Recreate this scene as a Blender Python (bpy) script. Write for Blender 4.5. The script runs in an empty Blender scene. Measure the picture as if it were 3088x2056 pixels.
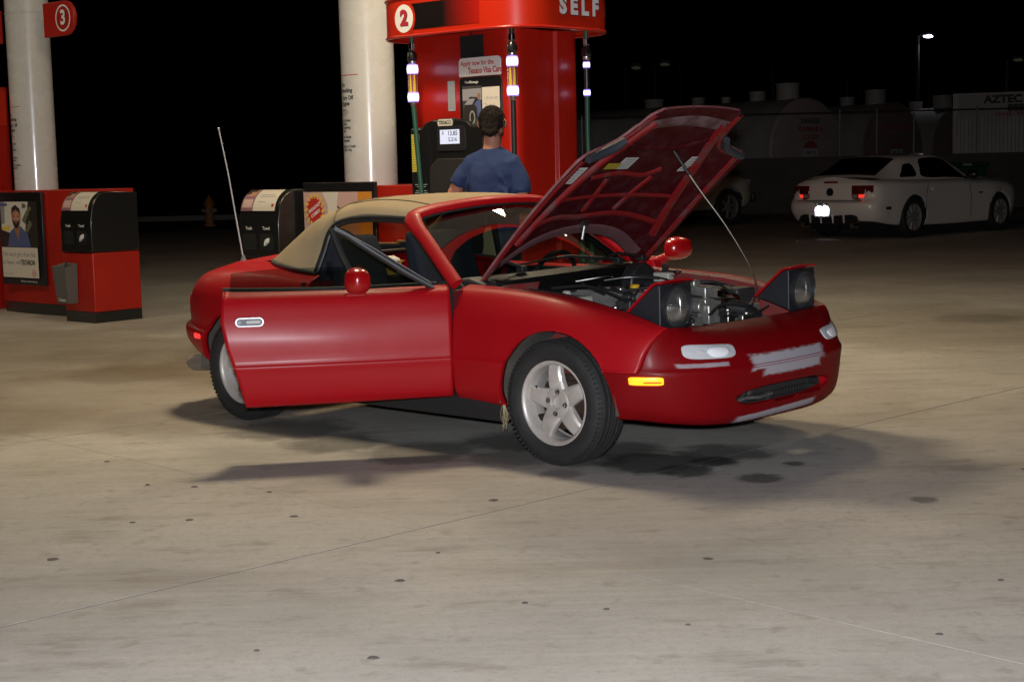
import bpy, math, random
import numpy as np
from mathutils import Vector, Matrix
random.seed(11)
rng = np.random.default_rng(5)
sc = bpy.context.scene
COL = sc.collection
PI = math.pi
rad = math.radians

# ------------------------------------------------------------------ camera, sky, lamps, exposure
CAM_H, PITCH, ROLL = 1.357, 0.11235, -0.0241
fw = Vector((0, math.cos(PITCH), -math.sin(PITCH)))
r0 = Vector((1, 0, 0)); u0 = r0.cross(fw)
rr = r0*math.cos(ROLL) + u0*math.sin(ROLL); uu = -r0*math.sin(ROLL) + u0*math.cos(ROLL)
cam = bpy.data.cameras.new('camera'); cam_ob = bpy.data.objects.new('camera', cam); COL.objects.link(cam_ob)
M = Matrix.Identity(4)
for i in range(3):
    M[i][0], M[i][1], M[i][2] = rr[i], uu[i], -fw[i]
M[2][3] = CAM_H
cam_ob.matrix_world = M
cam.sensor_width = 36; cam.lens = 54.48; cam.clip_start = .05; cam.clip_end = 2000
sc.camera = cam_ob

w = bpy.data.worlds.new('World'); sc.world = w; w.use_nodes = True
nt = w.node_tree; bg = nt.nodes['Background']
sky = nt.nodes.new('ShaderNodeTexSky'); sky.sky_type = 'NISHITA'; sky.sun_disc = False
sky.sun_elevation = rad(-9); sky.sun_rotation = rad(200)
nt.links.new(sky.outputs[0], bg.inputs[0]); bg.inputs[1].default_value = .02

sc.view_settings.view_transform = 'Standard'; sc.view_settings.look = 'None'
sc.view_settings.exposure = 0; sc.view_settings.gamma = 1
try: sc.view_settings.use_curve_mapping = False
except Exception: pass
sc.cycles.max_bounces = 8; sc.cycles.transparent_max_bounces = 16
sc.cycles.caustics_reflective = False; sc.cycles.caustics_refractive = False
sc.cycles.sample_clamp_indirect = 3
sc.cycles.use_denoising = True

def area_lamp(name, loc, size, power, col, direction=(0, 0, -1), shape='SQUARE', spread=None):
    l = bpy.data.lights.new(name, 'AREA'); l.shape = shape; l.size = size; l.energy = power; l.color = col
    if spread: l.spread = spread
    o = bpy.data.objects.new(name, l); COL.objects.link(o); o.location = loc
    o.rotation_euler = Vector(direction).to_track_quat('-Z', 'Y').to_euler()
    return o
# the row of pumps: e runs along the row to the right, A to the left, N towards the camera side
AX = Vector((-.747, .665, 0)).normalized(); NX = Vector((-.665, -.747, 0)).normalized()
PC = Vector((-.07, 11.36, 0))
def row(a, n, z=0): return PC + AX*a + NX*n + Vector((0, 0, z))
WARM = (1.0, .81, .53)
LAMPS = [(-.75, 2.1, 165), (4.4, 2.7, 30), (8.7, 2.7, 24), (-.8, -.4, 75), (-.8, -3.4, 24), (4.4, -2.7, 14)]
for a_, n_, p_ in LAMPS:
    area_lamp('canopy_lamp', row(a_, n_, 4.66), .60, p_, WARM)
# the camera's flash, a hand's breadth above the lens
area_lamp('camera_flash', (.0, -.02, CAM_H+.12), .07, 420, (.90, .93, 1.0), (.02, 1, -.10))

# ------------------------------------------------------------------ materials
MATS = {}
def mat(name, col, rough=.5, metal=0, coat=0, noise=None, bump=None, spec=.5, emit=None, coat_rough=.1, rough_noise=None):
    if name in MATS: return MATS[name]
    m = bpy.data.materials.new(name); m.use_nodes = True; t = m.node_tree; b = t.nodes['Principled BSDF']
    c = (*col, 1)
    b.inputs['Base Color'].default_value = c
    b.inputs['Roughness'].default_value = rough; b.inputs['Metallic'].default_value = metal
    b.inputs['Specular IOR Level'].default_value = spec
    b.inputs['Coat Weight'].default_value = coat; b.inputs['Coat Roughness'].default_value = coat_rough
    if emit:
        b.inputs['Emission Color'].default_value = (*emit[0], 1); b.inputs['Emission Strength'].default_value = emit[1]
    tc = None
    if noise or bump or rough_noise:
        tc = t.nodes.new('ShaderNodeTexCoord')
    if noise:
        sc_, amt = noise[0], noise[1]
        n = t.nodes.new('ShaderNodeTexNoise'); n.inputs['Scale'].default_value = sc_; n.inputs['Detail'].default_value = 6
        n.inputs['Roughness'].default_value = .65
        t.links.new(tc.outputs['Object'], n.inputs['Vector'])
        mx = t.nodes.new('ShaderNodeMix'); mx.data_type = 'RGBA'
        c2 = noise[2] if len(noise) > 2 else tuple(x*.35 for x in col)
        mx.inputs[6].default_value = c; mx.inputs[7].default_value = (*c2, 1)
        mr = t.nodes.new('ShaderNodeMapRange'); lo_, hi_ = noise[3] if len(noise) > 3 else (.42, .72)
        mr.inputs[1].default_value = lo_; mr.inputs[2].default_value = hi_
        mr.inputs[3].default_value = 0; mr.inputs[4].default_value = amt
        t.links.new(n.outputs['Fac'], mr.inputs[0]); t.links.new(mr.outputs[0], mx.inputs[0]); t.links.new(mx.outputs[2], b.inputs['Base Color'])
    if rough_noise:
        n = t.nodes.new('ShaderNodeTexNoise'); n.inputs['Scale'].default_value = rough_noise[0]; n.inputs['Detail'].default_value = 5
        t.links.new(tc.outputs['Object'], n.inputs['Vector'])
        mr = t.nodes.new('ShaderNodeMapRange'); mr.inputs[1].default_value = .3; mr.inputs[2].default_value = .7
        mr.inputs[3].default_value = rough_noise[1]; mr.inputs[4].default_value = rough_noise[2]
        t.links.new(n.outputs['Fac'], mr.inputs[0]); t.links.new(mr.outputs[0], b.inputs['Roughness'])
    if bump:
        n = t.nodes.new('ShaderNodeTexNoise'); n.inputs['Scale'].default_value = bump[0]; n.inputs['Detail'].default_value = 3
        t.links.new(tc.outputs['Object'], n.inputs['Vector'])
        bp = t.nodes.new('ShaderNodeBump'); bp.inputs['Strength'].default_value = bump[1]; bp.inputs['Distance'].default_value = bump[2] if len(bump) > 2 else .01
        t.links.new(n.outputs['Fac'], bp.inputs['Height']); t.links.new(bp.outputs[0], b.inputs['Normal'])
    MATS[name] = m
    return m

def glass(name, tint=(.8, .85, .82), refl=1.0, ior=1.5, rough=.02):
    if name in MATS: return MATS[name]
    m = bpy.data.materials.new(name); m.use_nodes = True; t = m.node_tree; t.nodes.clear()
    out = t.nodes.new('ShaderNodeOutputMaterial'); mx = t.nodes.new('ShaderNodeMixShader')
    tr = t.nodes.new('ShaderNodeBsdfTransparent'); tr.inputs[0].default_value = (*tint, 1)
    gl = t.nodes.new('ShaderNodeBsdfGlossy'); gl.inputs['Roughness'].default_value = rough; gl.inputs[0].default_value = (refl, refl, refl, 1)
    lw = t.nodes.new('ShaderNodeLayerWeight'); lw.inputs[0].default_value = .5
    pw = t.nodes.new('ShaderNodeMath'); pw.operation = 'POWER'; pw.inputs[1].default_value = 4.2; t.links.new(lw.outputs['Facing'], pw.inputs[0])
    f0 = ((ior-1)/(ior+1))**2*2
    fr = t.nodes.new('ShaderNodeMath'); fr.operation = 'MULTIPLY_ADD'; fr.inputs[1].default_value = 1-f0; fr.inputs[2].default_value = f0; t.links.new(pw.outputs[0], fr.inputs[0])
    t.links.new(fr.outputs[0], mx.inputs[0]); t.links.new(tr.outputs[0], mx.inputs[1]); t.links.new(gl.outputs[0], mx.inputs[2])
    t.links.new(mx.outputs[0], out.inputs[0])
    MATS[name] = m
    return m

def node(t, kind, **kw):
    n = t.nodes.new(kind)
    for k, v in kw.items(): setattr(n, k, v)
    return n

# ------------------------------------------------------------------ mesh helpers
class B:
    """collects shapes for ONE mesh object"""
    def __init__(s): s.v = []; s.f = []; s.m = []; s.cur = 0
    def add(s, vs, fs):
        k = len(s.v); s.v += [tuple(map(float, p)) for p in vs]
        for f in fs: s.f.append([i+k for i in f]); s.m.append(s.cur)
        return s
    def box(s, c, d, mtx=None):
        x, y, z = d[0]/2, d[1]/2, d[2]/2
        vs = [Vector((sx*x, sy*y, sz*z)) for sx in (-1, 1) for sy in (-1, 1) for sz in (-1, 1)]
        if mtx is not None: vs = [mtx @ p for p in vs]
        vs = [p + Vector(c) for p in vs]
        return s.add(vs, [(0, 1, 3, 2), (4, 6, 7, 5), (0, 4, 5, 1), (2, 3, 7, 6), (0, 2, 6, 4), (1, 5, 7, 3)])
    def grid(s, G, wrap=False):
        G = np.asarray(G); n, m = G.shape[:2]; k = m if not wrap else m+1
        fs = [(i*m+j, i*m+(j+1) % m, (i+1)*m+(j+1) % m, (i+1)*m+j) for i in range(n-1) for j in range(k-1)]
        return s.add(G.reshape(-1, 3), fs)
    def tube(s, path, r, n=10, caps=True, flat=1.0, up=None):
        P = [Vector(p) for p in path]; L = len(P)
        R = r if hasattr(r, '__len__') else [r]*L
        rings = []; prev = None
        for i, p in enumerate(P):
            t = (P[min(i+1, L-1)] - P[max(i-1, 0)]).normalized()
            if up is not None: a = Vector(up) - t*t.dot(Vector(up))
            elif prev is None:
                a = Vector((0, 0, 1)) if abs(t.z) < .9 else Vector((1, 0, 0)); a = a - t*t.dot(a)
            else: a = prev - t*t.dot(prev)
            a.normalize(); prev = a; b = t.cross(a)
            rings.append([p + a*math.cos(q)*R[i]*flat + b*math.sin(q)*R[i] for q in [2*PI*j/n for j in range(n)]])
        k = len(s.v)
        s.grid(np.array([[tuple(q) for q in rg] for rg in rings]), wrap=True)
        if caps:
            s.f.append([k+j for j in range(n)][::-1]); s.m.append(s.cur)
            s.f.append([k+(L-1)*n+j for j in range(n)]); s.m.append(s.cur)
        return s
    def cyl(s, p0, p1, r0_, r1_=None, n=20, caps=True):
        return s.tube([p0, p1], [r0_, r0_ if r1_ is None else r1_], n, caps)
    def lathe(s, prof, o=(0, 0, 0), axis=(0, 0, 1), n=32, caps=False):
        """prof: list of (radius, height along axis)"""
        z = Vector(axis).normalized(); x = (Vector((1, 0, 0)) if abs(z.x) < .8 else Vector((0, 0, 1))); x = (x - z*z.dot(x)).normalized(); y = z.cross(x)
        o = Vector(o)
        G = np.array([[tuple(o + z*h + (x*math.cos(2*PI*j/n) + y*math.sin(2*PI*j/n))*r) for j in range(n)] for r, h in prof])
        k = len(s.v); s.grid(G, wrap=True)
        if caps:
            s.f.append([k+j for j in range(n)][::-1]); s.m.append(s.cur)
            s.f.append([k+(len(prof)-1)*n+j for j in range(n)]); s.m.append(s.cur)
        return s
    def prism(s, poly, d0, d1, o=(0, 0, 0), X=(1, 0, 0), Y=(0, 0, 1), Z=None):
        """polygon in the X,Y frame pushed from d0 to d1 along Z"""
        o, X, Y = Vector(o), Vector(X), Vector(Y); Z = Vector(Z) if Z is not None else X.cross(Y)
        n = len(poly)
        vs = [o + X*p[0] + Y*p[1] + Z*d for d in (d0, d1) for p in poly]
        fs = [list(range(n))[::-1], list(range(n, 2*n))] + [[i, (i+1) % n, n+(i+1) % n, n+i] for i in range(n)]
        return s.add(vs, fs)
    def poly(s, pts):
        return s.add(pts, [list(range(len(pts)))])
    def ball(s, c, r, n=16, m=10):
        r = r if hasattr(r, '__len__') else (r, r, r)
        G = np.array([[(c[0]+r[0]*math.sin(PI*i/m)*math.cos(2*PI*j/n), c[1]+r[1]*math.sin(PI*i/m)*math.sin(2*PI*j/n), c[2]+r[2]*math.cos(PI*i/m)) for j in range(n)] for i in range(m+1)])
        return s.grid(G, wrap=True)
    def obj(s, name, m, parent=None, sharp=35, bevel=0, flat=False, solid=0, sub=0, seg=2, mtx=None, fix=True):
        me = bpy.data.meshes.new(name); v = s.v
        if mtx is not None: v = [tuple(mtx @ Vector(p)) for p in v]
        me.from_pydata(v, [], s.f)
        ms = m if isinstance(m, (list, tuple)) else [m]
        for q in ms: me.materials.append(q)
        if len(ms) > 1: me.polygons.foreach_set('material_index', s.m)
        if fix:
            import bmesh
            bm = bmesh.new(); bm.from_mesh(me); bmesh.ops.remove_doubles(bm, verts=bm.verts, dist=1e-5)
            bmesh.ops.recalc_face_normals(bm, faces=bm.faces); bm.to_mesh(me); bm.free()
        if not flat:
            me.shade_smooth(); me.set_sharp_from_angle(angle=rad(sharp))
        o = bpy.data.objects.new(name, me); COL.objects.link(o)
        if parent is not None: o.parent = parent
        if solid:
            d = o.modifiers.new('solid', 'SOLIDIFY'); d.thickness = solid; d.offset = -1; d.use_quality_normals = True
        if bevel:
            d = o.modifiers.new('bevel', 'BEVEL'); d.width = bevel; d.segments = seg; d.limit_method = 'ANGLE'; d.angle_limit = rad(40); d.harden_normals = False
        if sub:
            d = o.modifiers.new('sub', 'SUBSURF'); d.levels = sub; d.render_levels = sub
        return o

def thing(name, label, cat, loc=(0, 0, 0), rotz=0, group=None):
    o = bpy.data.objects.new(name, None); COL.objects.link(o); o.location = loc; o.rotation_euler = (0, 0, rotz)
    o.empty_display_size = .1
    return tag(o, label, cat, group)
def tag(o, label, cat, group=None):
    o['label'] = label; o['category'] = cat
    if group: o['group'] = group
    return o
def struct(o): o['kind'] = 'structure'; return o
def stuff(o): o['kind'] = 'stuff'; return o
def grp(name, parent, loc=(0, 0, 0), rot=(0, 0, 0)):
    o = bpy.data.objects.new(name, None); COL.objects.link(o); o.parent = parent; o.location = loc; o.rotation_euler = rot; o.empty_display_size = .05
    return o
def dup(root, loc, rotz, label=None):
    r = root.copy(); COL.objects.link(r); r.location = loc; r.rotation_euler = (0, 0, rotz)
    if label: r['label'] = label
    def kids(src, dst):
        for ch in list(src.children):
            c = ch.copy(); COL.objects.link(c); c.parent = dst; kids(ch, c)
    kids(root, r)
    return r

TXT = {}
def text2d(s, size, bold=0.0, align='CENTER', space=1.0, line=1.0):
    k = (s, size, bold, align, space)
    if k in TXT: return TXT[k]
    cu = bpy.data.curves.new('lettering', 'FONT'); cu.body = s; cu.size = size; cu.offset = bold*size; cu.align_x = align; cu.align_y = 'CENTER'
    cu.space_character = space; cu.space_line = line; cu.resolution_u = 3
    ob = bpy.data.objects.new('lettering', cu)
    me = bpy.data.meshes.new_from_object(ob)
    r = (np.array([v.co[:] for v in me.vertices]).reshape(-1, 3), [list(p.vertices) for p in me.polygons])
    bpy.data.objects.remove(ob); bpy.data.curves.remove(cu); bpy.data.meshes.remove(me)
    TXT[k] = r
    return r
def lettering(b, s, size, o, X, Y, bold=.0, align='CENTER', depth=.0, sx=1.0, space=1.0, line=1.0):
    """flat lettering on a plane with axes X, Y through o"""
    v, f = text2d(s, size, bold, align, space, line); o, X, Y = Vector(o), Vector(X), Vector(Y)
    return b.add([o + X*float(p[0])*sx + Y*float(p[1]) for p in v], f)
def lettering_on(b, s, size, fn, bold=.0, align='CENTER', sx=1.0, space=1.0, line=1.0):
    """lettering carried by fn(u, v) -> point, for curved faces"""
    v, f = text2d(s, size, bold, align, space, line)
    return b.add([fn(float(p[0])*sx, float(p[1])) for p in v], f)

def hermite(P, subs, ends=None):
    """smooth curve through the points P (k,3), subs samples per interval"""
    P = np.asarray(P, float); k = len(P)
    d = np.maximum(np.sqrt(np.linalg.norm(np.diff(P, axis=0), axis=1)), 1e-4)
    t = np.zeros(k); t[1:] = np.cumsum(d)
    m = np.zeros_like(P)
    for i in range(k):
        if 0 < i < k-1:
            a, b_ = t[i]-t[i-1], t[i+1]-t[i]
            m[i] = ((P[i]-P[i-1])/a*b_ + (P[i+1]-P[i])/b_*a)/(a+b_)
        elif i == 0: m[i] = (P[1]-P[0])/(t[1]-t[0])
        else: m[i] = (P[-1]-P[-2])/(t[-1]-t[-2])
    out = []
    for i in range(k-1):
        n = subs[i] if hasattr(subs, '__len__') else subs; h = t[i+1]-t[i]
        for q in np.arange(n)/n:
            out.append((2*q**3-3*q*q+1)*P[i] + (q**3-2*q*q+q)*h*m[i] + (-2*q**3+3*q*q)*P[i+1] + (q**3-q*q)*h*m[i+1])
    out.append(P[-1])
    return np.array(out)
def net(K, ss, ts):
    """surface through a net of points K (rows, cols, 3)"""
    K = np.asarray(K, float)
    A_ = np.array([hermite(r, ts) for r in K])
    return np.stack([hermite(A_[:, j], ss) for j in range(A_.shape[1])], 1)
def mirror(G): G = np.array(G, float).copy(); G[..., 1] *= -1; return G
def lerp(a, b_, t): return a + (b_-a)*t
def rrect(w_, h_, r, n=6):
    r = min(r, w_/2-1e-4, h_/2-1e-4); out = []
    for cx, cy, a0 in ((w_/2-r, h_/2-r, 0), (-w_/2+r, h_/2-r, 90), (-w_/2+r, -h_/2+r, 180), (w_/2-r, -h_/2+r, 270)):
        for i in range(n+1):
            a = rad(a0 + 90*i/n); out.append((cx+r*math.cos(a), cy+r*math.sin(a)))
    return out
def circle(r, n=28, rx=1.0): return [(r*rx*math.cos(2*PI*i/n), r*math.sin(2*PI*i/n)) for i in range(n)]
# ------------------------------------------------------------------ ground
def ground_material(name, base, dark, oil_spots, broom=True):
    m = bpy.data.materials.new(name); m.use_nodes = True; t = m.node_tree; b = t.nodes['Principled BSDF']; L = t.links.new
    geo = node(t, 'ShaderNodeNewGeometry'); pos = geo.outputs['Position']
    def noise(scale, detail=5, rough=.6, mapping=None, dist=0):
        n = node(t, 'ShaderNodeTexNoise'); n.inputs['Scale'].default_value = scale; n.inputs['Detail'].default_value = detail
        n.inputs['Roughness'].default_value = rough; n.inputs['Distortion'].default_value = dist
        if mapping:
            mp = node(t, 'ShaderNodeMapping'); mp.inputs['Rotation'].default_value = (0, 0, mapping[0]); mp.inputs['Scale'].default_value = mapping[1]; mp.inputs['Location'].default_value = mapping[2] if len(mapping) > 2 else (0, 0, 0)
            L(pos, mp.inputs[0]); L(mp.outputs[0], n.inputs['Vector'])
        else: L(pos, n.inputs['Vector'])
        return n.outputs['Fac']
    def ramp(v, a, b_, o0=0., o1=1.):
        r = node(t, 'ShaderNodeMapRange'); r.interpolation_type = 'SMOOTHSTEP'
        for i, q in enumerate((a, b_, o0, o1)): r.inputs[i+1].default_value = q
        L(v, r.inputs[0]); return r.outputs[0]
    def mix(f, c1, c2, kind='MIX'):
        x = node(t, 'ShaderNodeMix'); x.data_type = 'RGBA'; x.blend_type = kind
        if isinstance(f, float): x.inputs[0].default_value = f
        else: L(f, x.inputs[0])
        for i, c in ((6, c1), (7, c2)):
            if isinstance(c, tuple): x.inputs[i].default_value = (*c, 1)
            else: L(c, x.inputs[i])
        return x.outputs[2]
    c = mix(ramp(noise(.55, 6, .6), .35, .68), base, tuple(q*.72 for q in base))
    c = mix(ramp(noise(.9, 7, .68, (rad(-8), (.7, 1.5, 1), (7, 3, 0)), .6), .5, .78, 0, .62), c, dark)
    c = mix(ramp(noise(3.4, 6, .7, (rad(-10), (.6, 1.6, 1), (3, 1, 0))), .52, .70, 0, .55), c, tuple(q*.8 for q in dark))
    c = mix(ramp(noise(9, 4, .6, (0, (1, 1, 1), (1, 8, 0))), .56, .70, 0, .5), c, dark)
    if broom:
        c = mix(ramp(noise(1.0, 4, .7, (rad(46), (1.0, 24, 1))), .42, .7, 0, .22), c, tuple(min(1, q*1.35) for q in base))
        c = mix(ramp(noise(1.0, 3, .7, (rad(44), (.5, 5, 1), (2, 2, 0))), .5, .75, 0, .25), c, tuple(q*.62 for q in base))
    c = mix(ramp(noise(24, 6, .75, (0, (1, 1, 1), (4, 4, 0))), .46, .70, 0, .5), c, tuple(q*.60 for q in base))
    c = mix(ramp(noise(55, 5, .85, (0, (1, 1, 1), (9, 2, 0))), .5, .68, 0, .34), c, tuple(q*.52 for q in base))
    c = mix(ramp(noise(150, 3, .85), .3, .7, 0, .45), c, tuple(q*.6 for q in base))
    vo = node(t, 'ShaderNodeTexVoronoi'); vo.inputs['Scale'].default_value = 1.15; vo.inputs['Randomness'].default_value = 1
    wob = node(t, 'ShaderNodeMix'); wob.data_type = 'VECTOR'; wob.inputs[0].default_value = .03
    L(pos, wob.inputs[4]); nz = node(t, 'ShaderNodeTexNoise'); nz.inputs['Scale'].default_value = 14; L(pos, nz.inputs['Vector']); L(nz.outputs['Color'], wob.inputs[5])
    L(wob.outputs[1], vo.inputs['Vector'])
    c = mix(ramp(vo.outputs['Distance'], .018, .03, .8, 0), c, (.045, .04, .035))
    for (x, y, r_, st) in (oil_spots+DIRT_DIM if oil_spots else []):
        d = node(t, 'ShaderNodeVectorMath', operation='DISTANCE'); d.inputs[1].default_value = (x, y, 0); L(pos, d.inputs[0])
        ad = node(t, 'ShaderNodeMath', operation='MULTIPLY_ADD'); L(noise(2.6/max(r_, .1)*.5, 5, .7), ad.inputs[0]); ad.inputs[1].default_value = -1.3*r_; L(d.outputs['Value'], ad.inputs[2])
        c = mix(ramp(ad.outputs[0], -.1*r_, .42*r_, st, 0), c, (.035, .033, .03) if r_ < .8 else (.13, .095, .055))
    L(c, b.inputs['Base Color'])
    L(ramp(noise(1.7, 5, .65), .3, .7, .62, .85), b.inputs['Roughness'])
    b.inputs['Specular IOR Level'].default_value = .3
    bp = node(t, 'ShaderNodeBump'); bp.inputs['Strength'].default_value = .25; bp.inputs['Distance'].default_value = .004
    L(noise(160, 4, .7), bp.inputs['Height']); L(bp.outputs[0], b.inputs['Normal'])
    return m
DIRT_DIM = [(-2.4, 9.6, 1.9, .5), (-1.5, 11.2, 1.6, .55), (-4.0, 12.0, 2.4, .55), (-3.2, 8.6, 1.0, .35), (.5, 10.6, 1.8, .5), (3.2, 12.5, 2.2, .4), (1.6, 8.4, .9, .25)]  # island dirt, spread wide to also dim the ground where lamplight falls off
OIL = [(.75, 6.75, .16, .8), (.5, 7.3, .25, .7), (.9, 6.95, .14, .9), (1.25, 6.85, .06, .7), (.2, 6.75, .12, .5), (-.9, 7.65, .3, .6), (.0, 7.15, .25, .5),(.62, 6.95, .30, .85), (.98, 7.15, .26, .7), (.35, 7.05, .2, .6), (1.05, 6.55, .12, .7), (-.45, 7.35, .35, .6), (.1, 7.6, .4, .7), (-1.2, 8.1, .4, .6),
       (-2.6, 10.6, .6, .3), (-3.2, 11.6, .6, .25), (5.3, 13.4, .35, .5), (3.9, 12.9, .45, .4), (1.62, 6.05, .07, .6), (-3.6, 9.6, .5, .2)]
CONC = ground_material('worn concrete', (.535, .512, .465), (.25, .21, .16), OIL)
ASPH = ground_material('asphalt', (.17, .155, .13), (.07, .062, .052), [], broom=False)
ground = struct(B().poly([(-400, -60, -.03), (400, -60, -.03), (400, 700, -.03), (-400, 700, -.03)]).obj('ground', ASPH))
forecourt = bpy.data.objects.new('forecourt', None); COL.objects.link(forecourt); forecourt['kind'] = 'structure'
forecourt.location = (-.344, 5.783, 0); forecourt.rotation_euler = (0, 0, rad(43.9))
SLX, SLY, GAP = 4.57, 3.05, .0035
b = B()
b.poly([(-5*SLX, -5*SLY, -.001), (7*SLX, -5*SLY, -.001), (7*SLX, 9*SLY, -.001), (-5*SLX, 9*SLY, -.001)])
b.obj('joint_filler', mat('joint filler', (.07, .066, .062), .95), forecourt)
slab = None
for i in range(-3, 7):
    for j in range(-3, 9):
        if slab is None:
            q = B(); q.box((SLX/2, SLY/2, -.05), (SLX-GAP, SLY-.009, .10)); slab = q.obj('concrete_slab', CONC, forecourt, sharp=30); o = slab
        else:
            o = slab.copy(); COL.objects.link(o); o.parent = forecourt
        o.location = (i*SLX, j*SLY, 0)
# chewing gum trodden flat on the slabs
b = B()
for (x, y, r_) in [(-.09, 6.23, .034), (-.88, 6.02, .03), (-1.29, 6.0, .026), (-1.51, 5.98, .022), (-1.66, 5.42, .035), (-.39, 5.02, .03), (.02, 4.72, .018), (-.28, 5.38, .014), (-.41, 4.21, .03),
                   (.27, 4.63, .018), (-1.4, 6.65, .028), (-1.05, 6.5, .02), (-1.62, 6.72, .02), (-1.95, 7.3, .024), (1.2, 4.3, .02), (.5, 4.45, .014), (-.75, 4.3, .016), (1.9, 5.4, .022), (1.55, 4.85, .018), (2.2, 6.6, .02)]:
    r_ *= .6; n = 14; ph = rng.uniform(0, 6); ex = rng.uniform(.75, 1.0)
    ring = [(x+r_*(1+.12*math.sin(3*t+ph))*math.cos(t), y+r_*ex*(1+.1*math.sin(2*t+ph))*math.sin(t), .0012) for t in [2*PI*k/n for k in range(n)]]
    top = [((p[0]-x)*.8+x, (p[1]-y)*.8+y, .0035) for p in ring]
    k = len(b.v); b.add(ring+top, [[i, (i+1) % n, n+(i+1) % n, n+i] for i in range(n)] + [list(range(n, 2*n))])
gum = stuff(b.obj('gum_spots', mat('old gum', (.11, .10, .09), .85)))
gum['label'] = 'dark spots of trodden chewing gum on the concrete'
# ------------------------------------------------------------------ red convertible
def paint_material():
    m = bpy.data.materials.new('faded red paint'); m.use_nodes = True; t = m.node_tree; b = t.nodes['Principled BSDF']; L = t.links.new
    tc = node(t, 'ShaderNodeTexCoord')
    n = node(t, 'ShaderNodeTexNoise'); n.inputs['Scale'].default_value = 2.2; n.inputs['Detail'].default_value = 7; n.inputs['Roughness'].default_value = .7; L(tc.outputs['Object'], n.inputs['Vector'])
    mr = node(t, 'ShaderNodeMapRange'); mr.inputs[1].default_value = .3; mr.inputs[2].default_value = .72; mr.inputs[3].default_value = .40; mr.inputs[4].default_value = .50; L(n.outputs['Fac'], mr.inputs[0])
    mx = node(t, 'ShaderNodeMix'); mx.data_type = 'RGBA'; mx.inputs[6].default_value = (.385, .0036, .007, 1); mx.inputs[7].default_value = (.325, .0055, .010, 1); L(n.outputs['Fac'], mx.inputs[0])
    # little stone chips
    vo = node(t, 'ShaderNodeTexVoronoi'); vo.inputs['Scale'].default_value = 16; L(tc.outputs['Object'], vo.inputs['Vector'])
    n2 = node(t, 'ShaderNodeTexNoise'); n2.inputs['Scale'].default_value = 3; L(tc.outputs['Object'], n2.inputs['Vector'])
    cr = node(t, 'ShaderNodeMapRange'); cr.inputs[1].default_value = .62; cr.inputs[2].default_value = .68; cr.inputs[3].default_value = 0; cr.inputs[4].default_value = .055; L(n2.outputs['Fac'], cr.inputs[0])
    lt = node(t, 'ShaderNodeMath', operation='LESS_THAN'); L(vo.outputs['Distance'], lt.inputs[0]); L(cr.outputs[0], lt.inputs[1])
    m2 = node(t, 'ShaderNodeMix'); m2.data_type = 'RGBA'; m2.inputs[7].default_value = (.5, .42, .42, 1); L(lt.outputs[0], m2.inputs[0]); L(mx.outputs[2], m2.inputs[6])
    L(m2.outputs[2], b.inputs['Base Color']); L(mr.outputs[0], b.inputs['Roughness'])
    b.inputs['Coat Weight'].default_value = .08; b.inputs['Coat Roughness'].default_value = .22; b.inputs['Specular IOR Level'].default_value = .20
    return m, m2, b, t, tc
PAINT = paint_material()[0]
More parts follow.
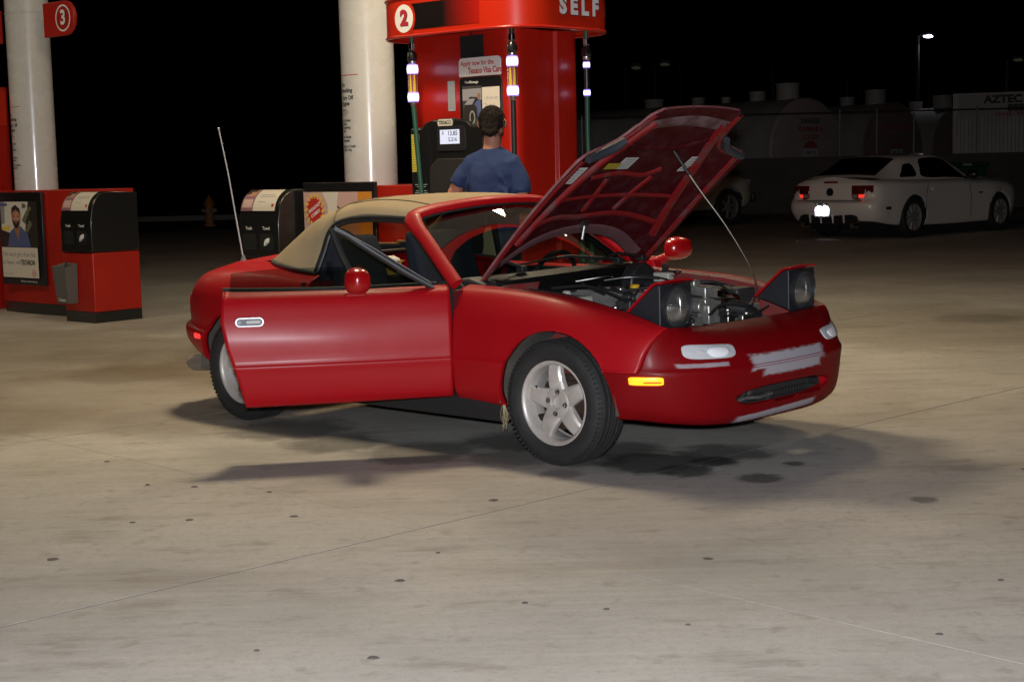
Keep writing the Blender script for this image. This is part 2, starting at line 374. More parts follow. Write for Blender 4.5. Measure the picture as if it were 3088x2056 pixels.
def nose_material():
    """the same paint with brushed-on grey filler primer on the nose (object space of the car)"""
    m, m2, b, t, tc = paint_material(); m.name = 'red paint with primer patches'; L = t.links.new
    sep = node(t, 'ShaderNodeSeparateXYZ'); L(tc.outputs['Object'], sep.inputs[0])
    mp = node(t, 'ShaderNodeMapping'); mp.inputs['Scale'].default_value = (26, 13, 60); L(tc.outputs['Object'], mp.inputs[0])
    n = node(t, 'ShaderNodeTexNoise'); n.inputs['Scale'].default_value = 1.6; n.inputs['Detail'].default_value = 6; n.inputs['Roughness'].default_value = .7; L(mp.outputs[0], n.inputs['Vector'])
    def M_(op, a, c):
        q = node(t, 'ShaderNodeMath', operation=op)
        for i, x in enumerate((a, c)):
            if isinstance(x, (int, float)): q.inputs[i].default_value = x
            else: L(x, q.inputs[i])
        return q.outputs[0]
    def patch(y0, y1, zc, h, slope=0, amt=.5):
        y, z = sep.outputs['Y'], sep.outputs['Z']
        dy = M_('DIVIDE', M_('ABSOLUTE', M_('SUBTRACT', y, (y0+y1)/2), 0), (y1-y0)/2)
        zc_ = M_('ADD', M_('MULTIPLY', M_('SUBTRACT', y, (y0+y1)/2), slope), zc)
        dz = M_('DIVIDE', M_('ABSOLUTE', M_('SUBTRACT', z, zc_), 0), h)
        d = M_('MAXIMUM', M_('POWER', dy, 3.0), dz)
        d = M_('ADD', d, M_('MULTIPLY', M_('SUBTRACT', n.outputs['Fac'], .5), amt*2))
        r = node(t, 'ShaderNodeMapRange'); r.interpolation_type = 'SMOOTHSTEP'; r.inputs[1].default_value = .66; r.inputs[2].default_value = 1.08; r.inputs[3].default_value = 1; r.inputs[4].default_value = 0
        L(d, r.inputs[0]); return r.outputs[0]
    p = M_('MAXIMUM', M_('MAXIMUM', patch(-.295, .315, .470, .036, .0, .50), patch(-.215, .275, .432, .030, .0, .50)), M_('MULTIPLY', patch(-.36, .27, .228, .019, .03, .34), .95))
    p = M_('MAXIMUM', p, M_('MULTIPLY', patch(-.66, -.42, .484, .010, -.02, .5), .75))
    # the masking line left red in the middle of the patch
    z = sep.outputs['Z']
    ln = M_('MINIMUM', M_('ABSOLUTE', M_('SUBTRACT', z, .4515), 0), M_('ABSOLUTE', M_('SUBTRACT', z, .4615), 0))
    gate = M_('GREATER_THAN', ln, .0016)
    wide = M_('GREATER_THAN', M_('ABSOLUTE', M_('SUBTRACT', z, .4565), 0), .012)
    p = M_('MULTIPLY', p, M_('MAXIMUM', gate, 0))
    m3 = node(t, 'ShaderNodeMix'); m3.data_type = 'RGBA'; m3.inputs[7].default_value = (.70, .66, .71, 1); L(p, m3.inputs[0]); L(m2.outputs[2], m3.inputs[6])
    L(m3.outputs[2], b.inputs['Base Color'])
    return m
NOSE = nose_material()
BLK = mat('black plastic', (.012, .012, .013), .45, noise=(30, .5, (.03, .03, .03)))
RUB = mat('black rubber', (.010, .010, .010), .7)
DARK = mat('dark underside', (.012, .011, .010), .9)
CHROME = mat('chrome', (.75, .75, .75), .12, 1)
STEEL = mat('bare steel', (.45, .45, .43), .35, 1)
ALU = mat('cast aluminium', (.55, .54, .50), .42, .8, noise=(12, .6, (.16, .15, .13)))
TAN = mat('tan soft top cloth', (.33, .255, .15), .88, noise=(5, .5, (.25, .19, .11)), bump=(260, .25, .002))
TYRE = mat('tyre rubber', (.016, .016, .016), .72, noise=(20, .6, (.032, .030, .027)), bump=(60, .15, .003))
RIM = mat('silver wheel paint', (.55, .51, .47), .42, .25, noise=(9, .55, (.33, .29, .25)), coat=.2)

YAW = -.74995
car = thing('red_convertible', 'red two seat convertible with raised bonnet, open door and tan soft top', 'car', (.6970, 7.4860, 0), YAW)

NK = [
 [(.700,0,.200),(.735,0,.235),(.772,0,.425),(.778,0,.452),(.768,0,.472),(.742,0,.52),(.695,0,.572),(.625,0,.610),(.548,0,.632)],
 [(.690,.30,.202),(.724,.31,.238),(.752,.32,.425),(.757,.32,.453),(.748,.32,.473),(.726,.315,.522),(.682,.31,.573),(.618,.305,.612),(.550,.30,.634)],
 [(.650,.50,.212),(.684,.51,.248),(.708,.525,.425),(.712,.525,.455),(.703,.52,.475),(.684,.512,.53),(.650,.50,.582),(.602,.48,.620),(.555,.46,.638)],
 [(.570,.630,.228),(.602,.648,.27),(.618,.670,.42),(.620,.671,.457),(.612,.664,.477),(.598,.650,.54),(.582,.630,.592),(.568,.602,.628),(.560,.575,.643)],
 [(.440,.725,.245),(.470,.748,.29),(.490,.768,.42),(.490,.770,.459),(.498,.760,.480),(.515,.738,.545),(.535,.702,.600),(.548,.664,.632),(.555,.632,.647)],
 [(.408,.755,.25),(.402,.785,.30),(.380,.806,.42),(.370,.809,.461),(.366,.802,.484),(.364,.788,.555),(.366,.758,.628),(.38,.705,.678),(.40,.640,.692)],
 [(.05,.78,.25),(.05,.81,.30),(.05,.828,.42),(.05,.830,.464),(.05,.829,.495),(.05,.822,.585),(.05,.792,.690),(.05,.728,.752),(.05,.645,.762)],
 [(-.25,.78,.25),(-.25,.81,.31),(-.25,.828,.43),(-.25,.830,.464),(-.25,.827,.49),(-.25,.819,.585),(-.25,.792,.695),(-.25,.735,.775),(-.25,.645,.786)],
 [(-.585,.772,.262),(-.585,.802,.30),(-.585,.822,.43),(-.585,.824,.460),(-.585,.821,.485),(-.585,.814,.58),(-.585,.796,.685),(-.585,.752,.776),(-.585,.680,.800)],
 [(-1.1,.772,.255),(-1.1,.805,.30),(-1.1,.829,.43),(-1.1,.831,.457),(-1.1,.829,.485),(-1.1,.822,.58),(-1.1,.802,.68),(-1.1,.768,.765),(-1.1,.725,.797)],
 [(-1.72,.772,.25),(-1.72,.80,.30),(-1.72,.827,.43),(-1.72,.829,.457),(-1.72,.827,.485),(-1.72,.822,.58),(-1.72,.802,.69),(-1.72,.765,.775),(-1.72,.700,.812)],
 [(-1.98,.775,.25),(-1.98,.805,.30),(-1.98,.833,.43),(-1.98,.836,.458),(-1.98,.834,.487),(-1.98,.829,.59),(-1.98,.803,.71),(-1.98,.752,.795),(-1.98,.655,.842)],
 [(-2.265,.78,.25),(-2.265,.81,.30),(-2.265,.838,.43),(-2.265,.840,.46),(-2.265,.839,.49),(-2.265,.833,.58),(-2.265,.798,.72),(-2.265,.732,.806),(-2.265,.600,.862)],
 [(-2.53,.755,.29),(-2.56,.785,.33),(-2.60,.815,.43),(-2.60,.818,.475),(-2.60,.803,.497),(-2.60,.798,.58),(-2.60,.775,.70),(-2.60,.710,.79),(-2.56,.55,.848)],
 [(-2.70,.66,.31),(-2.76,.69,.35),(-2.83,.715,.43),(-2.838,.716,.50),(-2.815,.698,.522),(-2.815,.700,.60),(-2.805,.680,.70),(-2.76,.630,.778),(-2.64,.48,.835)],
 [(-2.86,.42,.32),(-2.94,.43,.36),(-3.0,.44,.44),(-3.005,.44,.51),(-2.982,.43,.527),(-2.975,.43,.60),(-2.96,.42,.71),(-2.90,.38,.79),(-2.76,.32,.838)],
 [(-2.92,0,.32),(-3.0,0,.36),(-3.06,0,.44),(-3.065,0,.51),(-3.04,0,.527),(-3.015,0,.60),(-2.985,0,.715),(-2.93,0,.795),(-2.79,0,.842)]]
NK = np.array(NK)
for r_ in range(5, 13): NK[r_, 3, 1] += .002; NK[r_, 4, 1] = NK[r_, 3, 1]-.0055; NK[r_, 4, 2] = NK[r_, 3, 2]+.011
SUBS = [16, 12, 10, 12, 8, 26, 22, 22, 26, 30, 14, 18, 26, 14, 12, 14]
TSUB = [4, 20, 4, 5, 4, 8, 8, 7, 7]
TSUB = [4, 20, 4, 5, 4, 8, 8, 8]
rows_ = [mirror(NK[16-i]) for i in range(16)] + [NK[i] for i in range(17)]
ssub = SUBS[::-1] + SUBS
BODY = net(rows_, ssub, TSUB)              # from the tail round the right side (y<0), the nose, the left side
CUM = [0]+list(np.cumsum(ssub))
def ks(k, right=True): return CUM[16-k] if right else CUM[16+k]
def side(k0, k1, right=True):
    a, b_ = ks(k0, right), ks(k1, right)
    return BODY[min(a, b_):max(a, b_)+1]
NT_ = BODY.shape[1]
def tz(k): return sum(TSUB[:k])

def cut(G, inside, snap):
    """drop the quads wholly inside a hole and pull the ragged rim onto its outline; returns verts, faces, rim loop points"""
    n, m = G.shape[:2]; P = G.copy(); ins = np.array([[inside(P[i, j]) for j in range(m)] for i in range(n)])
    faces = []
    for i in range(n-1):
        for j in range(m-1):
            q = [(i, j), (i, j+1), (i+1, j+1), (i+1, j)]
            if all(ins[a] for a in q): continue
            faces.append([a*m+c for a, c in q])
    used = set(x for f in faces for x in f); rim = []
    for i in range(n):
        for j in range(m):
            if ins[i, j] and i*m+j in used: P[i, j] = snap(P[i, j]); rim.append(tuple(P[i, j]))
    return P.reshape(-1, 3), faces, rim
ARCH = {}
def arch_cut(G, cx, cz, r):
    def ins(p): return (p[0]-cx)**2+(p[2]-cz)**2 < r*r
    def snap(p):
        d = math.hypot(p[0]-cx, p[2]-cz); k = r/max(d, 1e-4)
        return np.array([cx+(p[0]-cx)*k, p[1], cz+(p[2]-cz)*k])
    return cut(G, ins, snap)
def arch_lip(b, rim, cx, cz, r, sgn):
    R = sorted(rim, key=lambda p: (math.atan2(p[2]-cz, p[0]-cx)+PI/2) % (2*PI))
    R = [p for p in R if p[2] > .2]
    A0 = np.array(R)
    A1 = A0.copy(); A1[:, 1] -= sgn*.012; A1[:, [0, 2]] = (A1[:, [0, 2]]-[cx, cz])*1.0+[cx, cz]
    A2 = A0.copy(); A2[:, 1] -= sgn*.04; A2[:, [0, 2]] = (A2[:, [0, 2]]-[cx, cz])*1.02+[cx, cz]
    b.grid(np.array([A0, A1, A2]))

FA, FR_ = (.050, .288), .335          # front arch
RA = (-2.262, .285)
# nose / bumper cover: a cut for the mouth
def mouth_in(p):
    if p[0] < .5 or p[2] > .40: return False
    return (abs(p[1]-.0)/.385)**2.6 + (abs(p[2]-.318)/.043)**2.6 < 1
def mouth_snap(p):
    y, z = p[1], p[2]
    if abs(y) < .35:
        zz = .043*(1-(abs(y)/.385)**2.6)**(1/2.6); return np.array([p[0], y, .318+math.copysign(zz, z-.318)])
    q = ((abs(y)/.385)**2.6 + (abs(z-.318)/.043)**2.6)**(1/2.6)
    return np.array([p[0], y/max(q, .05)**.35, .318+(z-.318)/max(q, .05)**.35])
Gn = BODY[ks(4):ks(4, False)+1]
V, F, rim = cut(Gn, mouth_in, mouth_snap)
b = B(); b.add(V, F)
for sgn, right in ((-1, True), (1, False)):     # the cover runs on under the crease as far as the wheel arch
    V, F, r2 = arch_cut(side(4, 6, right)[:, :tz(3)+1], *FA, FR_); b.add(V, F)
    arch_lip(b, [p for p in r2 if p[0] > FA[0]+.1], *FA, FR_, sgn); nose_p = b.obj('bumper_cover', NOSE, car, solid=.012, sharp=50)
# lip of the mouth
top = sorted([p for p in rim if p[2] >= .318], key=lambda p: p[1]); bot = sorted([p for p in rim if p[2] < .318], key=lambda p: -p[1])
loop = np.array(top+bot+[top[0]]); lin = loop.copy(); lin[:, 0] -= .05; lin[:, 2] = .318+(lin[:, 2]-.318)*.93
b = B(); b.grid(np.array([loop, lin])); b.obj('mouth_lip', PAINT, car)
# what shows in the mouth
b = B(); b.box((.58, 0, .315), (.01, .96, .15)); b.box((.62, .44, .318), (.09, .01, .12)); b.box((.62, -.44, .318), (.09, .01, .12)); b.obj('mouth_backing', DARK, car)
b = B()
for k in range(34): b.box((.615, -.40+k*.0245, .30), (.006, .004, .10))
b.box((.62, 0, .345), (.012, .80, .012)); b.box((.62, 0, .262), (.012, .80, .012))
b.obj('radiator_core', mat('radiator fins', (.018, .018, .017), .7), car)
b = B(); b.box((.665, .05, .325), (.03, .46, .03)); b.box((.66, -.22, .305), (.03, .03, .09)); b.box((.66, -.02, .305), (.025, .025, .09)); b.obj('bumper_bar', mat('dusty metal', (.018, .017, .015), .9), car, bevel=.004)
b = B(); b.box((.668, -.155, .33), (.008, .10, .042)); b.obj('horn_plate', mat('dull plate', (.09, .087, .08), .7), car, bevel=.003)
b = B(); b.tube([(.66, -.32, .285), (.67, -.22, .30), (.67, -.1, .288), (.668, 0, .296)], .007, 8); b.obj('cooler_pipe', ALU, car)
b = B(); b.box((.70, .30, .325), (.03, .05, .022)); b.tube([(.70, .30, .325), (.715, .33, .30)], .007, 6); b.obj('tow_hook', BLK, car)
# front fenders
for sgn, right in ((-1, True), (1, False)):
    G = side(4, 8, right)
    V, F, rim = arch_cut(G, *FA, FR_)
    jj = tz(3); F = [f for f in F if not (all(q % NT_ <= jj for q in f) and V[f[0]][0] > FA[0])]; rim = [p for p in rim if not (p[0] > FA[0] and p[2] < .455)]
    b = B(); b.add(V, F); arch_lip(b, rim, *FA, FR_, sgn)
    b.obj('front_fender', PAINT, car, solid=.006, sharp=50)
XR_Z = [(.24, -1.560), (.30, -1.572), (.40, -1.595), (.455, -1.612), (.55, -1.642), (.67, -1.664), (.76, -1.656), (.80, -1.650), (.83, -1.648)]
def xr(z): return float(np.interp(z, [q[0] for q in XR_Z], [q[1] for q in XR_Z]))
def at_x(right, j, x):
    a, b_ = sorted((ks(7, right), ks(12, right))); P = BODY[a:b_+1, j]
    o = np.argsort(P[:, 0]); return np.array([x, np.interp(x, P[o, 0], P[o, 1]), np.interp(x, P[o, 0], P[o, 2])])
NT = BODY.shape[1]
def strip(right, xa, xb, n):
    """body skin between two x limits that may vary with height"""
    out = np.zeros((n+1, NT, 3))
    for j in range(NT):
        z = at_x(right, j, -1.62)[2]
        a, b_ = (xa(z) if callable(xa) else xa), (xb(z) if callable(xb) else xb)
        for i in range(n+1): out[i, j] = at_x(right, j, lerp(a, b_, i/n))
    return out
for sgn, right in ((-1, True), (1, False)):
    Q = strip(right, lambda z: xr(z)-.006, -1.72, 5)
    G2 = side(10, 15, right)
    G = np.concatenate([G2, Q[::-1][1:]]) if right else np.concatenate([Q, G2[1:]])
    V, F, rim = arch_cut(G, *RA, .322)
    b = B(); b.add(V, F); arch_lip(b, rim, *RA, .322, sgn)
    b.obj('rear_quarter', PAINT, car, solid=.006, sharp=50)
Gt = np.concatenate([BODY[ks(15, False):], BODY[1:ks(15)+1]])
b = B(); b.grid(Gt); b.obj('tail_panel', PAINT, car, solid=.006, sharp=50)
# rear deck and boot lid
def cap_grid(idx0, idx1, n, crown):
    L_ = [BODY[i, -1] for i in range(ks(idx0, False), ks(idx1, False)+1)]; out = []
    for p in L_:
        out.append([(p[0]-.0*abs(q), p[1]*q, p[2]+crown*(1-q*q)) for q in np.linspace(1, -1, n)])
    return np.array(out)
G = cap_grid(12, 16, 25, .022)
for i in range(G.shape[0]):  # bring the rear rows to the tail's own curve
    pass
b = B(); b.grid(G[:]); b.obj('boot_lid', PAINT, car, solid=.005, sharp=50)

# sills, floor, wheel houses
b = B()
for sgn in (-1, 1): b.box((-1.08, sgn*.735, .225), (1.56, .09, .10))
b.box((-1.08, 0, .20), (2.0, 1.40, .03)); b.box((-2.62, 0, .36), (.62, 1.1, .05)); b.box((.16, 0, .33), (.50, .9, .03))
b.obj('floor_pan', DARK, car, bevel=.01)
for sgn in (-1, 1):
    for (cx, cz), x0 in ((FA, 0), (RA, 1)):
        ring0 = [(cx+.345*math.cos(t), sgn*.80, cz+.345*math.sin(t)) for t in np.linspace(-.06, PI+.06, 30)]
        ring1 = [(p[0], sgn*.44, p[2]) for p in ring0]
        b = B(); b.grid(np.array([ring0, ring1])); b.poly([(p[0], sgn*.441, p[2]) for p in ring0])
        b.obj('wheel_house', mat('dusty wheel house', (.085, .075, .065), .9, noise=(8, .8, (.16, .13, .10))), car, sharp=30)
# door jamb faces
for sgn in (-1, 1):
    for jx in (-.575, -1.70): B().box((jx, sgn*.69, .53), (.025, .20, .50)).obj('door_jamb', mat('dark red jamb', (.10, .006, .008), .5), car)
# closed door on the far side
G = strip(False, -.592, xr, 44)[:, 2:]
b = B(); b.grid(G); b.obj('door', PAINT, car, solid=.03, sharp=50)
b = B(); b.box((-1.06, .63, .56), (1.0, .02, .46)); b.obj('door_trim', BLK, car, bevel=.01)
b = B(); b.prism([(-.70, .80), (-.92, .80), (-.80, .905), (-.70, .86)], -.006, .006, (0, .70, 0), (1, 0, 0), (0, 0, 1)); b.obj('mirror_triangle', PAINT, car)

# the open door: built closed in the hinge's frame, then swung out
HX, HY = -.588, -.806
dgrp = grp('door', car, (HX, HY, 0), (0, 0, rad(-45)))
dgrp.rotation_euler = (0, 0, rad(52))
HINGE = Vector((HX, HY, 0))
G = strip(True, -.589, xr, 60)[:, 1:] - np.array(HINGE[:])
b = B(); b.grid(G); door = b.obj('door_skin', PAINT, dgrp, solid=.028, sharp=50)
# top edge weather strip
edge = G[:, -1]
b = B(); b.tube([tuple(p+np.array([0, .012, .004])) for p in edge[3:]], .011, 8); b.obj('belt_seal', RUB, dgrp)
b = B(); b.box((-.53, .12, -.02+.57), (.96, .03, .46)); b.obj('door_card', BLK, dgrp, bevel=.02)
def dpt(s, z, y=.085): return (-s, y, z)
# vent frame: slanting front bar, upright bar, glass
b = B(); b.tube([dpt(.075, .795), dpt(.20, .868), dpt(.36, .975), dpt(.47, 1.052), dpt(.535, 1.085)], .019, 10, flat=.62, up=(0, 1, 0)); b.obj('vent_frame', BLK, dgrp)
b = B(); b.tube([dpt(.545, 1.085), dpt(.50, .96), dpt(.425, .80)], .014, 8); b.obj('vent_post', BLK, dgrp)
b = B(); b.tube([dpt(.085, .815, .067), dpt(.36, .992, .067), dpt(.53, 1.092, .067)], .003, 6); b.obj('vent_trim', mat('dull dark trim', (.10, .10, .10), .55, .4), dgrp)
GL = glass('window glass', (.72, .78, .76))
b = B(); b.prism([(-.10, .80), (-.53, 1.08), (-.43, .80)], -.002, .002, (0, .085, 0), (1, 0, 0), (0, 0, 1)); b.obj('vent_glass', GL, dgrp)
b = B(); b.prism([(-.43, .78), (-.465, .905), (-.82, .905), (-1.02, .89), (-1.035, .78)], -.002, .002, (0, .085, 0), (1, 0, 0), (0, 0, 1)); b.obj('door_glass', GL, dgrp)
# handle in its oval dish
b = B(); b.prism([(p[0], p[1]) for p in rrect(.135, .046, .023, 8)], -.004, .004, (-.943, 0, .667), (1, 0, 0), (0, 0, 1)); hb = b.obj('door_handle', mat('handle surround', (.30, .30, .31), .3, .9), dgrp, bevel=.003)
def on_skin(x, z):
    j = int(np.argmin(np.abs(G[30, :, 2]-z))); i = int(np.argmin(np.abs(G[:, j, 0]-x))); return G[i, j]
hp = on_skin(-.943, .667); nrm_tilt = math.atan2(on_skin(-.943, .69)[1]-on_skin(-.943, .64)[1], .05)
hb.location = (0, hp[1]-.002, 0)
b = B(); b.prism(rrect(.118, .032, .016, 8),   .0041, .0055, (-.943, hp[1]-.002, .667), (1, 0, 0), (0, 0, 1)); b.obj('handle_dish', mat('dark dish', (.02, .02, .03), .3), dgrp)
b = B(); b.prism(rrect(.07, .018, .009, 6), .0, .012, (-.925, hp[1]-.002, .668), (1, 0, 0), (0, 0, 1)); b.obj('handle_lever', mat('worn handle metal', (.16, .155, .15), .4, .6), dgrp, bevel=.003)
b = B(); b.cyl((-.99, hp[1]+.006, .667), (-.99, hp[1]-.011, .667), .009, n=12); b.obj('key_lock', mat('dark lock', (.10, .10, .11), .4, .7), dgrp)
# door mirror on a short stalk
b = B(); b.tube([(-.45, -.0, .785), (-.448, -.05, .80), (-.45, -.09, .82)], [.016, .013, .014], 10); b.obj('mirror_stalk', BLK, dgrp)
b = B(); b.box((-.45, .0, .775), (.10, .06, .018)); b.obj('mirror_foot', PAINT, dgrp, bevel=.008)
def mirror_shell(nm, parent, c, rot, wx=.060):
    b = B(); prof = []
    for i in range(13):
        t = i/12; a = t*PI/2
        prof.append((1-.0 if i == 0 else math.cos(a)**.55, math.sin(a)))
    ringsG = []
    for i in range(15):
        a = i/14*PI/2; k = max(math.cos(a), 0)**.62; dpth = math.sin(a)
        ringsG.append([(wx*k*math.copysign(abs(math.cos(q))**.8, math.cos(q)), .075*dpth, .064*k*math.copysign(abs(math.sin(q))**.8, math.sin(q))) for q in [2*PI*j/36 for j in range(36)]])
    b.grid(np.array(ringsG), wrap=True)
    mt = Matrix.Translation(c) @ Matrix.Rotation(rot, 4, 'Z')
    o = b.obj(nm, mat('gloss red mirror', (.33, .004, .006), .25, coat=.5), parent, mtx=mt, sharp=60)
    g = B(); g.prism([(p[0]*.95, p[1]*.95) for p in [(wx*math.copysign(abs(math.cos(q))**.8, math.cos(q)), .064*math.copysign(abs(math.sin(q))**.8, math.sin(q))) for q in [2*PI*j/36 for j in range(36)]]], .0, .004, (0, .004, 0), (1, 0, 0), (0, 0, 1))
    g.obj('mirror_glass', CHROME, parent, mtx=mt)
# heading of the shell's dome: forward along the door (+x of the door frame), seen end-on from the camera
mirror_shell('mirror_shell', dgrp, (-.45, -.075, .845), rad(-152))
# far mirror on the closed door
mirror_shell('mirror_shell', car, (-.57, .935, .885), rad(-96), .094)
b = B(); b.tube([(-.68, .79, .80), (-.64, .87, .82), (-.60, .93, .845)], [.03, .026, .024], 10); b.prism([(-.76, .79), (-.58, .78), (-.60, .83), (-.68, .86)], -.035, .035, (0, .80, 0), (1, 0, 0), (0, 0, 1)); b.obj('mirror_stalk', PAINT, car, bevel=.008)

# ------- lamps on the body
SIDE_R = BODY
def nearest(p):
    d = ((BODY-np.array(p))**2).sum(-1); return np.unravel_index(int(np.argmin(d)), d.shape)
def bil(s, t):
    s = min(max(s, 0), BODY.shape[0]-1.001); t = min(max(t, 0), BODY.shape[1]-1.001); i, j = int(s), int(t); a, c = s-i, t-j
    return (BODY[i, j]*(1-a)*(1-c)+BODY[i+1, j]*a*(1-c)+BODY[i, j+1]*(1-a)*c+BODY[i+1, j+1]*a*c)
def body_patch(b, p, wid, hgt, off, ex=4.0, rings=6, n=44, dome=.0, skew=0, ribs=0):
    """a rounded patch that follows the skin, lifted by off"""
    i, j = nearest(p)
    ds = np.linalg.norm(BODY[min(i+1, BODY.shape[0]-1), j]-BODY[i-1, j])/2
    dt = np.linalg.norm(BODY[i, min(j+2, NT-1)]-BODY[i, max(j-2, 0)])/4
    G = []
    for k in range(rings+1):
        q = k/rings; row_ = []
        for m_ in range(n):
            a = 2*PI*m_/n; cx, sy = math.cos(a), math.sin(a)
            r_ = 1/((abs(cx)**ex+abs(sy)**ex)**(1/ex))
            u, v_ = cx*r_*q*wid/2, sy*r_*q*hgt/2
            s_, t_ = i+(u+skew*v_)/ds, j+v_/dt
            P = bil(s_, t_); e = .6
            nn = np.cross(bil(s_+e, t_)-bil(s_-e, t_), bil(s_, t_+e)-bil(s_, t_-e)); nn /= np.linalg.norm(nn)
            if nn @ (P-np.array([-1.1, 0, .45])) < 0: nn = -nn
            lift = off + dome*(1-q*q)+(.0011*math.sin(2*PI*u/.0105)*min(1, (1-q)*5) if ribs else 0) if k < rings else -.004
            row_.append(tuple(P+nn*lift))
        G.append(row_)
    b.grid(np.array(G), wrap=True)
    return b
LENS = mat('ribbed clear lens', (.74, .75, .78), .28, .25,  coat=1, coat_rough=.03)
for sgn in (-1, 1):
    b = B(); body_patch(b, (.700, sgn*.497, .549), .275, .058, .004, 5, dome=.005, rings=16, n=120, ribs=1); b.obj('turn_signal', LENS, car)
    b = B(); body_patch(b, (.715, sgn*.465, .550), .125, .046, .0085, 2.6, dome=.004, rings=10, n=60); b.obj('signal_hot_spot', mat('white hot spot', (.95, .95, .98), .25), car)  # white patch painting the flash's hot spot in the lens
    b = B(); body_patch(b, (.700, sgn*.497, .549), .285, .066, .0015, 5); b.obj('signal_seal', RUB, car)
AMB = mat('amber reflector', (.9, .35, .01), .25, emit=((1.0, .40, .015), 1.6), coat=1)  # unlit reflector; emission stands in for the flash it returns
for sgn in (-1, 1):
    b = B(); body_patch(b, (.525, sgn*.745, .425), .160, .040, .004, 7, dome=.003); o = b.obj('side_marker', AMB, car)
b = B(); body_patch(b, (.552, -.732, .425), .09, .008, .0085, 6); b.obj('marker_ridge', mat('dark amber', (.55, .13, .005), .3, emit=((1, .2, 0), .35)), car)  # ridge shares the reflector's added glow
RED_L = mat('red lamp glass', (.35, .004, .004), .15, coat=1, emit=((1, .01, .01), .03))
REDM = mat('red marker reflector', (.8, .02, .02), .2, emit=((1, .03, .03), 1.4))  # also an unlit reflector, flash return added as glow
for sgn in (-1, 1):
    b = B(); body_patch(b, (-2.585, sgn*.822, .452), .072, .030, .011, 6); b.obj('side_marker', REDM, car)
    b = B(); body_patch(b, (-2.86, sgn*.60, .64), .27, .115, .011, 2.6); b.obj('tail_lamp', RED_L, car)
# exhaust tail pipe
b = B(); b.cyl((-3.0, -.55, .245), (-3.05, -.55, .243), .036, n=20); b.obj('exhaust_pipe', mat('dull exhaust', (.26, .235, .19), .6, .3), car)
b = B(); b.cyl((-2.50, -.55, .27), (-3.03, -.55, .243), .048, n=20); b.obj('silencer', mat('dull exhaust', (.2, .18, .15)), car, bevel=.015)
# aerial
b = B(); b.lathe([(.026, 0), (.024, .012), (.013, .03), (.007, .05)], (-2.572, -.50, .838), (0, 0, 1), 16, True); b.obj('aerial_base', mat('grey plastic', (.16, .15, .14), .5), car)
b = B(); b.tube([(-2.572, -.50, .86), (-2.625, -.50, 1.10), (-2.682, -.50, 1.36), (-2.751, -.50, 1.608)], [.0048, .0044, .004, .0036], 8); b.ball((-2.751, -.50, 1.61), .007, 8, 6); b.obj('aerial', mat('aerial steel', (.62, .62, .60), .45, .5), car)
# ------------------------------------------------------------------ windscreen, soft top, cabin
def on_line(P, t):
    P = np.array(P); d = np.r_[0, np.cumsum(np.linalg.norm(np.diff(P, axis=0), axis=1))]; d /= d[-1]
    return np.array([np.interp(t, d, P[:, k]) for k in range(3)]).T
HALF = [(-.655, -.700, .800), (-.78, -.668, .893), (-.93, -.628, 1.005), (-1.03, -.600, 1.075), (-1.085, -.565, 1.117), (-1.065, -.49, 1.143), (-1.02, -.38, 1.163), (-.965, -.2, 1.182), (-.945, 0, 1.187)]
PIL = hermite(HALF, 6)
FULL = np.concatenate([PIL, mirror(PIL)[::-1][1:]])
b = B(); n_ = len(FULL)
rings = []
for i, p in enumerate(FULL):
    t = Vector(FULL[min(i+1, n_-1)])-Vector(FULL[max(i-1, 0)]); t.normalize()
    c = Vector((-.55, 0, .55)) - Vector(p); out = (Vector(p)-Vector((-1.15, 0, .55))); out = (out - t*out.dot(t)).normalized(); s_ = t.cross(out)
    k = abs(p[1]); wdt = .034 + .012*math.exp(-((p[2]-1.11)/.045)**2)
    rings.append([tuple(Vector(p) + out*(.019*math.sin(a)) + s_*(wdt*math.copysign(abs(math.cos(a))**.75, math.cos(a)))) for a in [2*PI*j/16 for j in range(16)]])
b.grid(np.array(rings), wrap=True); b.obj('windscreen_frame', PAINT, car, sharp=60)
# black seal just inside the frame and the glass
inner = np.array([[p[0]+.012, p[1]*(1-.034/max(abs(p[1]), .2)) if abs(p[1]) > .05 else p[1], p[2]-.022] for p in FULL])
b = B(); b.tube([tuple(p) for p in inner], .011, 8); b.obj('windscreen_seal', RUB, car)
topc = on_line(inner[16:-16], np.linspace(0, 1, 31))
base = hermite([(-.64, -.655, .805), (-.57, -.50, .835), (-.515, -.25, .850), (-.50, 0, .856), (-.515, .25, .850), (-.57, .50, .835), (-.64, .655, .805)], 5)
base = on_line(base, np.linspace(0, 1, 31))
Gw = []
for q in np.linspace(0, 1, 13):
    Lr = topc[0]*(1-q)+0*topc[0]
    row_ = topc*(1-q)+base*q
    bow = .03*math.sin(PI*q)
    row_ = row_ + np.outer(1-np.linspace(-1, 1, 31)**2, np.array([.6, 0, .8]))*bow*.8
    Gw.append(row_)
b = B(); b.grid(np.array(Gw)); b.obj('windscreen', glass('windscreen glass', (.62, .70, .64), 1.0, 1.6, .015), car)
